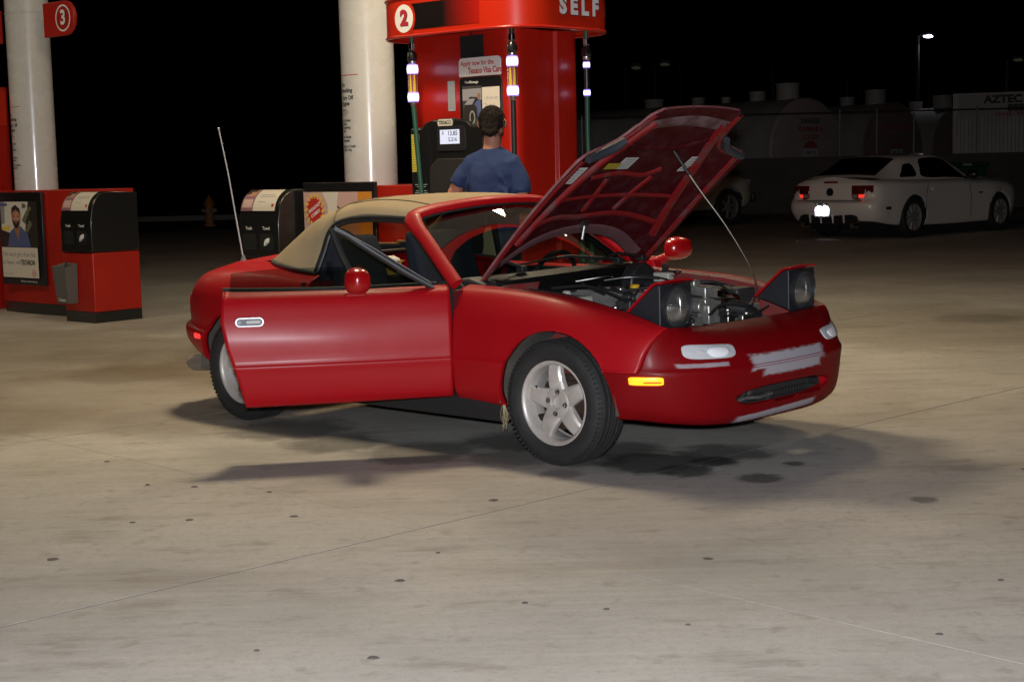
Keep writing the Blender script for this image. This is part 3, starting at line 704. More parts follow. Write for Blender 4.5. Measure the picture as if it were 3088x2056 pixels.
# cowl, wipers
b = B()
cow0 = base + np.array([.02, 0, -.006]); cow1 = base.copy(); cow1[:, 0] += .10; cow1[:, 2] -= .025; cow2 = cow1 + np.array([.01, 0, -.10])
b.grid(np.array([cow0, cow1, cow2])); b.obj('cowl_panel', mat('cowl black', (.004, .004, .004), .45, spec=.15), car)
for (x0, y0, x1, y1) in ((-.53, .30, -.70, -.33), (-.58, -.38, -.68, -.55), (-.57, .55, -.50, .02)):
    b = B(); p0 = Vector((x0+.06, y0, .865)); p1 = Vector((x1+.10, y1, .87))
    b.tube([p0, p0.lerp(p1, .5)+Vector((0, 0, .03)), p1], [.009, .008, .005], 8); b.box(p0+Vector((0, 0, -.008)), (.04, .04, .03)); b.obj('wiper', BLK, car, bevel=.002)
# soft top: roof
RK = [
 [(-1.105,.575,1.112),(-1.085,.545,1.140),(-1.045,.45,1.166),(-.99,.30,1.186),(-.962,.15,1.195),(-.955,0,1.198)],
 [(-1.27,.588,1.122),(-1.26,.552,1.160),(-1.24,.45,1.190),(-1.20,.30,1.206),(-1.19,.15,1.213),(-1.19,0,1.215)],
 [(-1.46,.596,1.122),(-1.46,.560,1.163),(-1.46,.46,1.196),(-1.46,.30,1.212),(-1.46,.15,1.218),(-1.46,0,1.220)],
 [(-1.64,.618,1.088),(-1.65,.590,1.130),(-1.66,.48,1.176),(-1.665,.30,1.198),(-1.67,.15,1.205),(-1.67,0,1.207)]]
G = net(RK, [8, 9, 8], [5, 7, 7, 6, 6]); Gm = mirror(G)[:, ::-1]; roofG = np.concatenate([G, Gm[:, 1:]], 1)
b = B(); b.grid(roofG); b.obj('soft_top', TAN, car, solid=.006, sharp=60)
BK = [
 [(-1.64,.618,1.088),(-1.65,.590,1.130),(-1.66,.48,1.176),(-1.665,.30,1.198),(-1.67,.15,1.205),(-1.67,0,1.207)],
 [(-1.662,.640,1.00),(-1.745,.625,1.045),(-1.85,.535,1.10),(-1.885,.33,1.135),(-1.895,.16,1.143),(-1.90,0,1.146)],
 [(-1.678,.676,.905),(-1.86,.655,.935),(-2.03,.565,.985),(-2.095,.35,1.012),(-2.115,.17,1.02),(-2.12,0,1.022)],
 [(-1.690,.706,.826),(-1.93,.690,.848),(-2.175,.605,.872),(-2.27,.38,.888),(-2.30,.18,.897),(-2.305,0,.90)]]
G = net(BK, [8, 10, 8], [5, 8, 8, 7, 7]); Gm = mirror(G)[:, ::-1]; backG = np.concatenate([G, Gm[:, 1:]], 1)
n, m = backG.shape[:2]; i0, i1, j0, j1 = 4, 24, 16, m-17
b = B(); V = backG.reshape(-1, 3); F = []
for i in range(n-1):
    for j in range(m-1):
        cx = (j+.5-(j0+j1)/2)/((j1-j0)/2); cz = (i+.5-(i0+i1)/2)/((i1-i0)/2)
        if abs(cx)**5+abs(cz)**5 < 1: continue
        F.append([i*m+j, i*m+j+1, (i+1)*m+j+1, (i+1)*m+j])
b.add(V, F); b.obj('soft_top_back', TAN, car, solid=.006, sharp=60)
b = B(); b.grid(backG[i0-1:i1+2, j0-1:j1+2]+np.array([.006, 0, -.004])); b.obj('rear_window', glass('yellowed plastic window', (.68, .60, .46), .7, 1.35, .08), car)
# seams of the cloth
b = B()
for k in (12, roofG.shape[1]-13): b.tube([tuple(p+np.array([0, 0, .002])) for p in roofG[:, k]], .0028, 6)
b.tube([tuple(p+np.array([0, 0, .002])) for p in backG[0, 6:-6]], .003, 6)
b.obj('cloth_seam', mat('dark tan thread', (.16, .115, .06), .9), car)
LINER = mat('black headliner', (.008, .008, .008), .95)
b = B(); b.grid(roofG[1:, 2:-2]*np.array([1, 1, 1])-np.array([0, 0, .022])); b.obj('headliner', LINER, car)
b = B(); n2 = backG.shape[0]
G_ = backG + np.array([.022, 0, -.014])
b.add(G_.reshape(-1, 3), F); b.obj('rear_liner', LINER, car)
# rubber round the side windows
for sg in (1, -1):
    pr = [(-.70, .70, .815)] if False else []
    path = [(-1.07, .578, 1.098), (-1.27, .590, 1.104), (-1.46, .598, 1.102), (-1.60, .612, 1.078), (-1.655, .625, 1.035), (-1.675, .66, .93), (-1.69, .70, .83)]
    P = hermite(path, 6); P[:, 1] *= sg
    b = B(); b.tube([tuple(p) for p in P], .019, 10, flat=.8, up=(0, 1, 0)); b.obj('window_rubber', BLK, car)
    path = [(-.69, .668, .80), (-.80, .640, .885), (-.93, .606, .985), (-1.05, .572, 1.075), (-1.09, .56, 1.10)]
    P = hermite(path, 5); P[:, 1] *= sg
    b = B(); b.tube([tuple(p+np.array([-.022, 0, -.010])) for p in P], .017, 8); b.obj('pillar_rubber', BLK, car)
# base trim of the soft top
b = B(); b.tube([tuple(p+np.array([0, 0, -.002])) for p in backG[-1]], .009, 8); b.obj('top_base_trim', mat('dull trim', (.06, .055, .05), .5), car)
# cabin
FAB = mat('blue grey seat cloth', (.018, .022, .031), .95, spec=.2, noise=(60, .4, (.032, .036, .046)))
for y in (-.36, .36):
    s_ = grp('seat', car)
    b = B(); b.prism([(-1.15, .36), (-1.15, .45), (-1.30, .48), (-1.62, .43), (-1.66, .33), (-1.3, .30)], -.25, .25, (0, y, 0), (1, 0, 0), (0, 0, 1)); b.obj('cushion', FAB, s_, bevel=.04, seg=4)
    b = B(); b.prism([(-1.56, .40), (-1.68, .62), (-1.76, .80), (-1.80, .93), (-1.84, 1.0), (-1.90, 1.0), (-1.90, .90), (-1.86, .72), (-1.74, .40)], -.235, .235, (0, y, 0), (1, 0, 0), (0, 0, 1)); b.obj('backrest', FAB, s_, bevel=.05, seg=4)
b = B(); b.box((-1.2, 0, .40), (1.1, .18, .24)); b.obj('centre_tunnel', BLK, car, bevel=.03)
b = B(); b.box((-2.0, 0, .74), (.35, 1.26, .06)); b.box((-1.86, 0, .55), (.04, 1.30, .40)); b.obj('rear_shelf', mat('dark carpet', (.012, .012, .013), .95), car, bevel=.02)
b = B(); b.tube([(-1.93, -.60, .885), (-1.95, -.2, .893), (-1.95, .2, .893), (-1.93, .60, .885)], .008, 8); b.obj('top_rail', STEEL, car)
b = B(); b.prism([(-.50, .80), (-.62, .83), (-.86, .80), (-.92, .72), (-.88, .60), (-.72, .55), (-.50, .55)], -.66, .66, (0, 0, 0), (1, 0, 0), (0, 0, 1)); b.obj('dashboard', mat('dash vinyl', (.016, .016, .017), .6), car, bevel=.02, seg=3)
b = B(); sw = [(-.98+.06*math.sin(t), .36+.18*math.cos(t), .72+.17*math.sin(t)) for t in np.linspace(0, 2*PI, 33)]; b.tube(sw, .014, 8, caps=False); b.tube([(-.84, .36, .66), (-.97, .36, .72)], [.03, .04], 10); b.box((-.975, .36, .72), (.02, .30, .035)); b.obj('steering_wheel', BLK, car)
b = B(); b.box((-1.02, 0, 1.085), (.02, .22, .06)); b.tube([(-1.0, 0, 1.10), (-.985, 0, 1.15)], .008, 6); b.obj('rear_view_mirror', BLK, car, bevel=.01)
b = B(); b.tube([(-1.70, -.60, .80), (-1.72, -.59, .62), (-1.72, -.58, .45)], .02, 8, flat=.3); b.box((-1.70, -.60, .84), (.03, .02, .07)); b.obj('seat_belt', BLK, car)
# food carton left on the shelf behind the seats
fc = thing('food_carton', 'small yellow paper food carton with white napkin inside the red convertible', 'food carton')
fc.parent = None
CARM = Matrix.Translation((.697, 7.486, 0)) @ Matrix.Rotation(YAW, 4, 'Z')
def place_in_car(o, p, rz=0):
    o.location = CARM @ Vector(p); o.rotation_euler = (0, 0, YAW+rz)
place_in_car(fc, (-1.80, -.08, .772))
b = B(); b.grid(np.array([[(sx*q, sy*q, z) for sx, sy in ((-1, -1), (1, -1), (1, 1), (-1, 1))] for q, z in ((.026, 0), (.03, .05), (.062, .075), (.056, .077), (.025, .01))]), wrap=True); b.obj('tray', mat('yellow card', (.55, .33, .05), .7), fc, flat=True)
b = B(); b.prism([(-.05, 0), (.05, 0), (.045, .022), (.0, .035), (-.04, .018)], -.045, .045, (0, 0, .068), (1, 0, 0), (0, 0, 1)); b.obj('napkin', mat('white paper', (.75, .75, .72), .9), fc, bevel=.01)
bag = thing('snack_bag', 'bright red snack bag beside a dark cup inside the red convertible', 'bag'); place_in_car(bag, (-1.52, -.26, .455))
b = B(); b.prism([(-.05, 0), (.055, 0), (.05, .16), (-.055, .19)], -.02, .02, (0, 0, 0), (1, 0, 0), (0, 0, 1)); b.obj('wrapper', mat('glossy red foil', (.75, .07, .04), .35), bag, bevel=.012, seg=3)

# ------------------------------------------------------------------ bonnet (raised), with its framework underneath
HANG = rad(40.43)
hood = grp('bonnet', car, (-.616, 0, .803), (0, -HANG, 0))     # local x runs from the hinge to the front edge
HS = [(0, .625), (.25, .640), (.5, .640), (.75, .632), (.90, .622)]
def crown(u, y, hw): return .085*(1-(min(abs(y)/.64, 1))**2)*(1-.72*u/1.2) + .03*math.sin(PI*min(u/1.2, 1)) - .03*(abs(y)/.64)**4
def rear_u(y): return .235*(1-(abs(y)/.625)**2.0)
def hoodpts(y_, n=26):
    """row of points from the rear edge to the front edge at a given fraction across (-1..1)"""
    out = []
    return out
def edge_y(u):
    """half width along the bonnet, with the cut-outs for the lamps at the front corners"""
    return float(np.interp(u, [0, .25, .5, .75, .895, .93, .955, .99, 1.04, 1.12, 1.19, 1.225], [.625, .642, .648, .650, .648, .615, .475, .418, .392, .372, .362, .30]))
us = list(np.linspace(0, .89, 30)) + list(np.linspace(.90, 1.0, 14)) + list(np.linspace(1.015, 1.225, 14))
vs = np.linspace(-1, 1, 41)
def hood_surface(off):
    G = []
    for u in us:
        row_ = []
        for v in vs:
            y = v*edge_y(u); uu_ = max(u, rear_u(y)*(1-u/.9) if u < .9 else u) if u < .9 else u
            if u < .9: uu_ = rear_u(y) + (u/.9)*(.9-rear_u(y))
            ufr = uu_ + (.0 if u < 1.19 else 0)
            row_.append((ufr - (.02*(abs(y)/.36)**2 if u > 1.1 else 0), y, crown(uu_, y, 0)+off))
        G.append(row_)
    return np.array(G)
Gh = hood_surface(0)
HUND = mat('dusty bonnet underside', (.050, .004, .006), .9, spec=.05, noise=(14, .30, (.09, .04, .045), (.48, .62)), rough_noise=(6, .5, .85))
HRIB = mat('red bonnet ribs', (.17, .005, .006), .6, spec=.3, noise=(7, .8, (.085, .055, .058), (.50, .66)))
b = B(); b.grid(Gh); b.obj('outer_skin', PAINT, hood, solid=0, sharp=60)
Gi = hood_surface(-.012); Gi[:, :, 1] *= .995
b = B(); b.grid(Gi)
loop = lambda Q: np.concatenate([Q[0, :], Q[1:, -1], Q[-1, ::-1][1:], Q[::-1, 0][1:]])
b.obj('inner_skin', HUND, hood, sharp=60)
b = B(); b.grid(np.array([loop(Gh), loop(Gi)])); b.obj('hemmed_edge', mat('worn pale edge', (.22, .09, .09), .7, noise=(14, .8, (.13, .012, .014))), hood, sharp=60)
# folded rim all round, box ribs
def upt(u, y, d=.012): return (u, y, crown(u, y, 0)-d)
def rib(pts, w_, h_=.013, name='rib', m=None, parent=hood):
    P = hermite([upt(u, y, .010) for u, y in pts], 6) if len(pts) > 2 else np.array([upt(*lerp(np.array(pts[0]), np.array(pts[1]), t), .010) for t in np.linspace(0, 1, 7)])
    w_ *= .78; b = B(); rows = []
    for i, p in enumerate(P):
        p = np.array(upt(p[0], p[1], .010))
        t = P[min(i+1, len(P)-1)]-P[max(i-1, 0)]; t[2] = 0; t /= np.linalg.norm(t); s_ = np.array([-t[1], t[0], 0])
        rows.append([p+s_*w_/2, p+s_*w_*.36-np.array([0, 0, h_*.8]), p+s_*w_*.2-np.array([0, 0, h_]), p-s_*w_*.2-np.array([0, 0, h_]), p-s_*w_*.36-np.array([0, 0, h_*.8]), p-s_*w_/2])
    b.grid(np.array(rows)); return b.obj(name, m or HRIB, parent, sharp=45)
for sg in (-1, 1):
    rib([(.05, sg*.60), (.25, sg*.612), (.5, sg*.612), (.75, sg*.606), (.89, sg*.596)], .05)
    rib([(.27, sg*.53), (.5, sg*.475), (.75, sg*.41), (.95, sg*.34), (1.12, sg*.27)], .062, .024)
    rib([(.905, sg*.58), (.925, sg*.47), (.985, sg*.385), (1.06, sg*.35), (1.18, sg*.33)], .05)
    rib([(.42, sg*.12), (.55, sg*.14), (.68, sg*.17)], .045)
    pass
rib([(.12, -.53), (.225, -.30), (.265, 0), (.225, .30), (.12, .53)], .10, .008, m=mat('worn pinkish rim', (.13, .06, .066), .7, noise=(9, .7, (.07, .02, .025))))
rib([(.33, -.53), (.39, -.36), (.37, -.12), (.385, .15), (.34, .53)], .05, .012)
rib([(.54, -.45), (.53, -.2), (.53, .2), (.54, .45)], .035, .010)
rib([(.69, -.33), (.71, -.12), (.69, .10), (.74, .18)], .045, .012)
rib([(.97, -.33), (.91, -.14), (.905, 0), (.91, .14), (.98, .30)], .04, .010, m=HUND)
rib([(1.10, -.31), (1.13, 0), (1.10, .31)], .11, .008, m=mat('chalky grey smear', (.14, .085, .09), .8, noise=(8, .8, (.06, .01, .012), (.45, .6))))
for (u, y, l_, w_, c, nm) in ((.76, -.535, .125, .085, (.5, .5, .48), 'label'), (.79, -.14, .09, .10, (.45, .45, .44), 'label'), (.79, .345, .12, .075, (.5, .5, .47), 'label'), (.775, -.235, .045, .10, (.32, .25, .02), 'label')):
    b = B(); b.prism([(-l_/2, -w_/2), (l_/2, -w_/2), (l_/2, w_/2), (-l_/2, w_/2)], 0, .0015, upt(u, y, .0165), (1, 0, -.1), (0, 1, 0)); lb = b.obj(nm, mat('sticker %s' % (c,), c, .6), hood)
    b = B()
    if c[0] > .4:
        for k in range(5): b.prism([(-l_*.36+k*l_*.17, -w_*.4), (-l_*.30+k*l_*.17, -w_*.4), (-l_*.30+k*l_*.17, w_*.3), (-l_*.36+k*l_*.17, w_*.3)], -.0012, .0, upt(u, y, .0168), (1, 0, -.1), (0, 1, 0))
        b.obj('print', mat('grey print', (.25, .25, .26), .7), hood)
# rubber blocks in the lamp cut-outs
for sg in (-1, 1):
    b = B(); b.tube([upt(.915, sg*.60, .03), upt(.935, sg*.50, .03), upt(.965, sg*.43, .03), upt(1.01, sg*.395, .03)], [.018, .022, .024, .018], 10); b.obj('lamp_seal', mat('blue grey rubber', (.02, .026, .034), .65), hood)
b = B(); b.tube([upt(.31, -.02, .03), upt(.26, -.03, .075)], .008, 8); b.box(upt(.31, -.02, .022), (.05, .04, .02)); b.obj('hood_striker', STEEL, hood)
# prop rod
HM = Matrix.Translation((-.616, 0, .803)) @ Matrix.Rotation(-HANG, 4, 'Y')
top_ = HM @ Vector(upt(.89, .12, .02)); bot_ = Vector((.265, .50, .66))
P = hermite([top_, top_.lerp(bot_, .25)+Vector((.012, 0, .012)), top_.lerp(bot_, .55)+Vector((.035, 0, .035)), top_.lerp(bot_, .85)+Vector((.035, 0, .035)), bot_], 6)
b = B(); b.tube([tuple(p) for p in P], .0048, 8); b.obj('prop_rod', mat('prop rod steel', (.5, .47, .38), .3, 1), car)
b = B(); b.tube([tuple(p) for p in P[:5]], .008, 8); b.obj('prop_sleeve', BLK, car)

# ------------------------------------------------------------------ pop-up headlamps
SIDEP = [(.325, .692), (.39, .752), (.44, .796), (.475, .824), (.505, .830), (.508, .80), (.508, .64), (.555, .626), (.545, .618), (.47, .648), (.39, .672)]
for sg in (-1, 1):
    hl = grp('headlamp', car)
    yc = sg*.508
    b = B(); b.prism(SIDEP, -.115, .115, (0, yc, 0), (1, 0, 0), (0, 0, 1)); b.obj('housing', mat('headlamp black', (.013, .014, .018), .5), hl, bevel=.014, seg=3)
    lid = hermite([(.315, .690, 0), (.39, .757, 0), (.44, .801, 0), (.475, .829, 0), (.518, .837, 0)], 5)
    b = B(); b.grid(np.array([[(p[0], yc+q*.120, p[1]+.004-.006*q*q) for q in np.linspace(-1, 1, 9)] for p in lid])); b.obj('lid', PAINT, hl, solid=-.009, bevel=.003)
    b = B(); b.lathe([(.101, -.022), (.101, .012), (.094, .016), (.089, .006), (.089, -.016)], (.512, yc, .727), (1, 0, -.05), 40); b.obj('bezel', mat('bezel black', (.02, .02, .022), .35), hl)
    # fluted lens: a dome whose face is pressed into fine upright ribs
    G = []
    for q in np.linspace(.001, 1, 22):
        row_ = []
        for t in np.linspace(0, 2*PI, 133)[:-1]:
            y_, z_ = .0885*q*math.cos(t), .0885*q*math.sin(t)
            dome = .022*(1-q*q)-.004; y2 = y_/.0125
            rb = .0027*math.sin(2*PI*y2)*min(1, (1-q)*6)*(1 if abs(z_) < .062 else .4)
            row_.append((.514+dome+rb, yc+y_, .727+z_))
        G.append(row_)
    b = B(); b.grid(np.array(G), wrap=True); b.obj('lens', mat('fluted lamp glass', (.30, .30, .29), .22, .85, coat=.6, coat_rough=.05), hl, sharp=80)
    for q in (.6, 2.2, 3.7, 5.4): B().cyl((.520, yc+.096*math.cos(q), .727+.096*math.sin(q)), (.528, yc+.096*math.cos(q), .727+.096*math.sin(q)), .004, n=8).obj('bezel_screw', STEEL, hl)

# ------------------------------------------------------------------ engine bay
BAYRED = mat('dusty red inner wing', (.20, .018, .018), .6, noise=(9, .7, (.10, .075, .065)))
for sgn, right in ((-1, True), (1, False)):
    L_ = side(4, 8, right)[:, -1]
    i0_ = 0
    A0 = L_.copy(); A1 = L_.copy(); A1[:, 1] -= sgn*.03; A1[:, 2] -= .012; A2 = A1.copy(); A2[:, 1] -= sgn*.01; A2[:, 2] -= .10; A3 = A2.copy(); A3[:, 2] = .34; A3[:, 1] -= sgn*.08
    b = B(); b.grid(np.array([A0, A1, A2, A3])); b.obj('inner_wing', BAYRED, car, sharp=30)
b = B(); b.box((-.44, 0, .56), (.02, 1.20, .47)); b.obj('firewall', BAYRED, car)
# slam panel behind the nose
b = B()
row0 = np.array([BODY[i, -1] for i in range(ks(4), ks(4, False)+1)]); row1 = row0+np.array([-.05, 0, -.012]); row2 = row1+np.array([-.01, 0, -.10])
b.grid(np.array([row0, row1, row2])); b.obj('slam_panel', mat('satin black panel', (.02, .02, .02), .45), car, sharp=30)
b = B(); b.tube([(.47, -.36, .60), (.475, 0, .607), (.47, .36, .605)], .012, 8); b.box((.42, 0, .52), (.05, .62, .17)); b.obj('radiator', BLK, car, bevel=.006)
b = B()
for k in range(24): b.box((.395, -.30+k*.026, .52), (.004, .010, .15))
b.obj('radiator_fins', ALU, car)
b = B(); b.box((-.14, -.02, .50), (.56, .26, .30)); b.obj('engine_block', mat('grimy metal', (.06, .055, .05), .6, .6), car, bevel=.02)
b = B(); b.prism(rrect(.56, .105, .04, 5), -.13, .13, (-.16, .0, .678), (1, 0, 0), (0, 0, 1)); 
for yy in (-.075, .075): b.prism(rrect(.50, .05, .025, 5), -.045, .045, (-.16, yy, .715), (1, 0, 0), (0, 0, 1))
b.obj('cam_cover', ALU, car, bevel=.012, seg=3)
b = B()
for k in range(6): b.cyl((-.36+k*.08, -.015, .73), (-.36+k*.08, -.015, .745), .009, n=10)
b.obj('cover_bolts', STEEL, car)
b = B(); b.lathe([(.024, 0), (.026, .012), (.020, .018), (.004, .02)], (-.18, .075, .742), n=18); b.obj('oil_cap', mat('yellow cap', (.6, .36, .02), .5), car)
for k in range(4):
    b = B(); x_ = -.33+k*.085
    b.tube([(x_, .0, .735), (x_+.03, -.05, .768), (x_+.09, -.14, .76), (.05, -.22, .735), (.06, -.23, .70)], .0055, 7); b.obj('ignition_lead', RUB, car)
b = B(); b.box((.02, -.24, .69), (.09, .07, .05)); b.box((.02, -.24, .73), (.05, .03, .02)); b.obj('coil_pack', mat('grimy plastic', (.03, .03, .03), .5), car, bevel=.006)
b = B(); b.tube([(.12, .10, .72), (.20, .17, .705), (.235, .25, .70), (.22, .34, .68), (.16, .38, .66)], [.036, .038, .038, .036, .034], 16); b.obj('intake_tube', mat('brassy intake tube', (.42, .35, .22), .22, 1), car)
b = B(); b.tube([(.24, .26, .66), (.30, .30, .64), (.32, .38, .60), (.30, .42, .54)], [.036, .04, .04, .036], 14); b.obj('rubber_bellows', RUB, car)
b = B(); b.box((.22, .08, .735), (.12, .10, .06)); b.box((.245, .08, .685), (.09, .13, .05)); b.box((.20, .04, .78), (.05, .05, .03)); b.obj('throttle_body', ALU, car, bevel=.006)
b = B(); b.box((.30, .02, .64), (.07, .08, .09)); b.box((.32, -.12, .60), (.05, .08, .07)); b.cyl((.27, -.05, .68), (.32, -.05, .68), .03); b.obj('alternator', ALU, car, bevel=.005)
b = B(); b.box((.12, .46, .66), (.20, .16, .14)); b.obj('airflow_box', mat('grimy plastic', (.03, .03, .03), .5), car, bevel=.012)
b = B(); b.box((-.12, .47, .68), (.24, .14, .10)); b.obj('fuse_box', mat('grimy plastic', (.03, .03, .03), .5), car, bevel=.012)
b = B(); b.box((-.20, -.42, .67), (.20, .16, .14)); b.cyl((-.20, -.42, .74), (-.20, -.42, .765), .022); b.obj('washer_bottle', mat('milky plastic', (.40, .39, .34), .5), car, bevel=.02, seg=3)
for sg in (-1, 1):
    b = B(); b.lathe([(.085, -.06), (.08, 0), (.045, .012), (.02, .014), (.018, .03), (.001, .03)], (-.05, sg*.50, .70), n=24); b.obj('strut_tower', BAYRED, car)
b = B(); b.cyl((-.42, .36, .735), (-.34, .36, .735), .11, n=26); b.cyl((-.34, .36, .735), (-.20, .36, .74), .02); b.obj('brake_servo', BLK, car, bevel=.01)
b = B(); b.box((-.22, .36, .775), (.10, .05, .05)); b.obj('fluid_reservoir', mat('milky plastic', (.4, .39, .34)), car, bevel=.008)
HOSES = [([(.30, -.30, .67), (.22, -.1, .73), (.30, .12, .70)], .006), ([(.36, -.05, .645), (.33, .1, .68), (.36, .28, .66), (.30, .40, .68)], .008), ([(-.1, .33, .75), (.05, .44, .755), (.22, .5, .70)], .005), ([(-.36, -.5, .77), (-.1, -.55, .76), (.2, -.56, .70), (.34, -.5, .66)], .006), ([(-.40, -.12, .78), (-.3, .0, .80), (-.38, .15, .785)], .004), ([(.16, -.30, .72), (.28, -.38, .69), (.36, -.34, .64)], .012), ([(.05, .18, .75), (.16, .26, .77), (.30, .22, .72)], .007),([(-.40, -.30, .76), (-.2, -.28, .775), (0, -.33, .75), (.12, -.36, .72)], .007), ([(-.42, .2, .77), (-.30, .22, .79), (-.12, .25, .775), (.0, .20, .74)], .005), ([(-.43, -.05, .78), (-.25, -.22, .77), (-.1, -.26, .74)], .006),
         ([(.10, -.30, .70), (.2, -.25, .72), (.30, -.2, .66), (.36, -.18, .62)], .016), ([(-.40, .1, .77), (-.28, .17, .785), (-.2, .30, .77)], .004), ([(.05, .35, .72), (.15, .30, .75), (.20, .18, .76)], .005), ([(.32, .5, .64), (.36, .3, .62), (.36, .05, .63)], .006), ([(-.05, -.2, .75), (.08, -.12, .77), (.15, .02, .77)], .005)]
for pts, r_ in HOSES:
    b = B(); b.tube([tuple(p) for p in hermite(pts, 6)], r_, 7); b.obj('hose', RUB if r_ > .0045 else STEEL, car)
b = B(); b.tube([(-.44, .60, .785), (-.30, .57, .79), (-.15, .40, .80), (-.12, .30, .79)], .004, 6); b.obj('metal_line', STEEL, car)
b = B(); b.box((-.36, .56, .80), (.03, .02, .05)); b.cyl((-.34, .56, .79), (-.26, .56, .79), .008); b.obj('hinge_bolt', STEEL, car)
for k, (x_, y_, z_, a_, c_, d_) in enumerate([(.30, .18, .60, .05, .06, .08), (.34, -.3, .58, .06, .07, .06), (.16, -.12, .70, .05, .05, .05), (.10, .22, .64, .08, .07, .06), (.38, .22, .60, .03, .10, .05), (.28, .42, .63, .05, .06, .05), (.08, -.4, .66, .08, .06, .06)]):
    b = B(); b.box((x_, y_, z_), (a_, c_, d_)); b.cyl((x_, y_, z_+d_/2), (x_, y_, z_+d_/2+.012), .014, n=10); b.obj('bracket', ALU if k % 2 else STEEL, car, bevel=.004)

# ------------------------------------------------------------------ wheels
def tyre_mesh(r=.289, wd=.185, rim_r=.190, lugs=76):
    b = B(); h = wd/2
    prof = [(rim_r-.004, -h+.022), (rim_r+.006, -h+.006), (rim_r+.022, -h-.001), (.225, -h-.006), (.248, -h-.006), (.268, -h+.001), (.281, -h+.013), (.2865, -h+.026)]
    xs = [-h+.027, -h+.050, -h+.052, -h+.058, -h+.060, -.014, -.013, -.006, -.005, .005, .006, .013, .014, h-.060, h-.058, h-.052, h-.050, h-.027]
    dp = [0, 0, 1, 1, 0, 0, 1, 1, 0, 0, 1, 1, 0, 0, 1, 1, 0, 0]
    prof += [(r-.007*d_-.0005*abs(x)/h*0, x) for x, d_ in zip(xs, dp)]
    prof += [(q, -x) for q, x in prof[:8]][::-1]
    b.lathe([(q, x) for q, x in prof], axis=(0, 1, 0), n=72)
    for k in range(lugs):
        a = 2*PI*k/lugs
        for sg in (-1, 1):
            m4 = Matrix.Rotation(-a, 3, 'Y')
            c = m4 @ Vector((.2765, sg*(h-.013), 0)); 
            b.box(c, (.011, .026, .012), m4 @ Matrix.Rotation(sg*.45, 3, 'Z') @ Matrix.Rotation(0, 3, 'X'))
            if k % 2 == 0:
                c = m4 @ Vector((r-.001, sg*.030, 0)); b.box(c, (.004, .030, .004), m4 @ Matrix.Rotation(.5*sg, 3, 'X'))
    # raised ring and lettering-like blocks on the sidewall
    for sg in (-1, 1):
        b.lathe([(.236, sg*(h+.0045)), (.238, sg*(h+.0075)), (.241, sg*(h+.0075)), (.243, sg*(h+.0045))], axis=(0, 1, 0), n=72)
    return b
def rim_mesh(sg):
    """face looks along +y*sg"""
    b = B(); h = .078
    prof = [(.176, -h), (.191, -h-.004), (.196, -h), (.190, -h+.014), (.176, -h+.02), (.168, -.02), (.168, .03), (.178, .055), (.188, h-.012), (.196, h-.002), (.1945, h+.006), (.188, h+.007), (.180, h+.002), (.174, h-.008), (.171, h-.03), (.164, .025)]
    b.lathe([(q, x*sg) for q, x in prof], axis=(0, 1, 0), n=64)
    f = .058
    for k in range(5):
        a = rad(97+72*k)
        ca, sa = math.cos(a), math.sin(a); R_ = Vector((ca, 0, sa)); T_ = Vector((-sa, 0, ca)); Y_ = Vector((0, sg, 0))
        sec = []
        for r_, w_, y0, dpt_ in ((.030, .044, f-.006, .03), (.060, .047, f-.004, .034), (.095, .042, f+.004, .036), (.135, .038, f+.004, .034), (.160, .036, f-.002, .032), (.1745, .040, f-.012, .024)):
            c = R_*r_
            sec.append([tuple(c+T_*t+Y_*y) for t, y in ((-w_, y0-dpt_), (-w_, y0-.010), (-w_*.72, y0), (w_*.72, y0), (w_, y0-.010), (w_, y0-dpt_))])
        b.grid(np.array(sec), wrap=True)
    b.lathe([(.0005, (f-.018)*sg), (.027, (f-.018)*sg), (.030, (f-.016)*sg), (.031, (f+.004)*sg), (.034, (f+.006)*sg), (.064, (f+.003)*sg), (.069, (f-.004)*sg), (.070, (f-.03)*sg)], axis=(0, 1, 0), n=40)
    return b
def make_wheel(parent, loc, sg, steer=0):
    g = grp('wheel', parent, loc, (0, 0, steer))
    tyre_mesh().obj('tyre', TYRE, g, sharp=40)
    rim_mesh(sg).obj('rim', RIM, g, sharp=30, bevel=.0015, seg=1)
    b = B(); b.lathe([(.0005, .01*sg), (.13, .01*sg), (.13, .0), (.0005, 0)], axis=(0, 1, 0), n=32); b.box((.09, -.0, .03), (.09, .06, .14)); b.obj('brake_disc', mat('rusty disc', (.075, .05, .04), .6, .7), g)
    for k in range(4):
        a = rad(82+90*k); c = Vector((.050*math.cos(a), 0, .050*math.sin(a)))
        b = B(); b.lathe([(.0135, .050*sg), (.0135, .0625*sg), (.011, .066*sg), (.0115, .058*sg)], o=c, axis=(0, 1, 0), n=14); b.obj('nut_recess', mat('dark recess', (.03, .03, .03), .4), g)
        b = B(); b.lathe([(.009, .052*sg), (.009, .066*sg), (.006, .070*sg), (.0005, .071*sg)], o=c, axis=(0, 1, 0), n=6); b.obj('lug_nut', CHROME, g)
    b = B(); a = rad(155); b.tube([(.150*math.cos(a), .045*sg, .150*math.sin(a)), (.135*math.cos(a), .055*sg, .135*math.sin(a))], .005, 8); b.obj('valve', RUB, g)
    return g
make_wheel(car, (0, -.676, .287), -1, .004)
make_wheel(car, (0, .676, .287), 1, .004)
make_wheel(car, (-2.265, -.70, .287), -1)
make_wheel(car, (-2.265, .70, .287), 1)
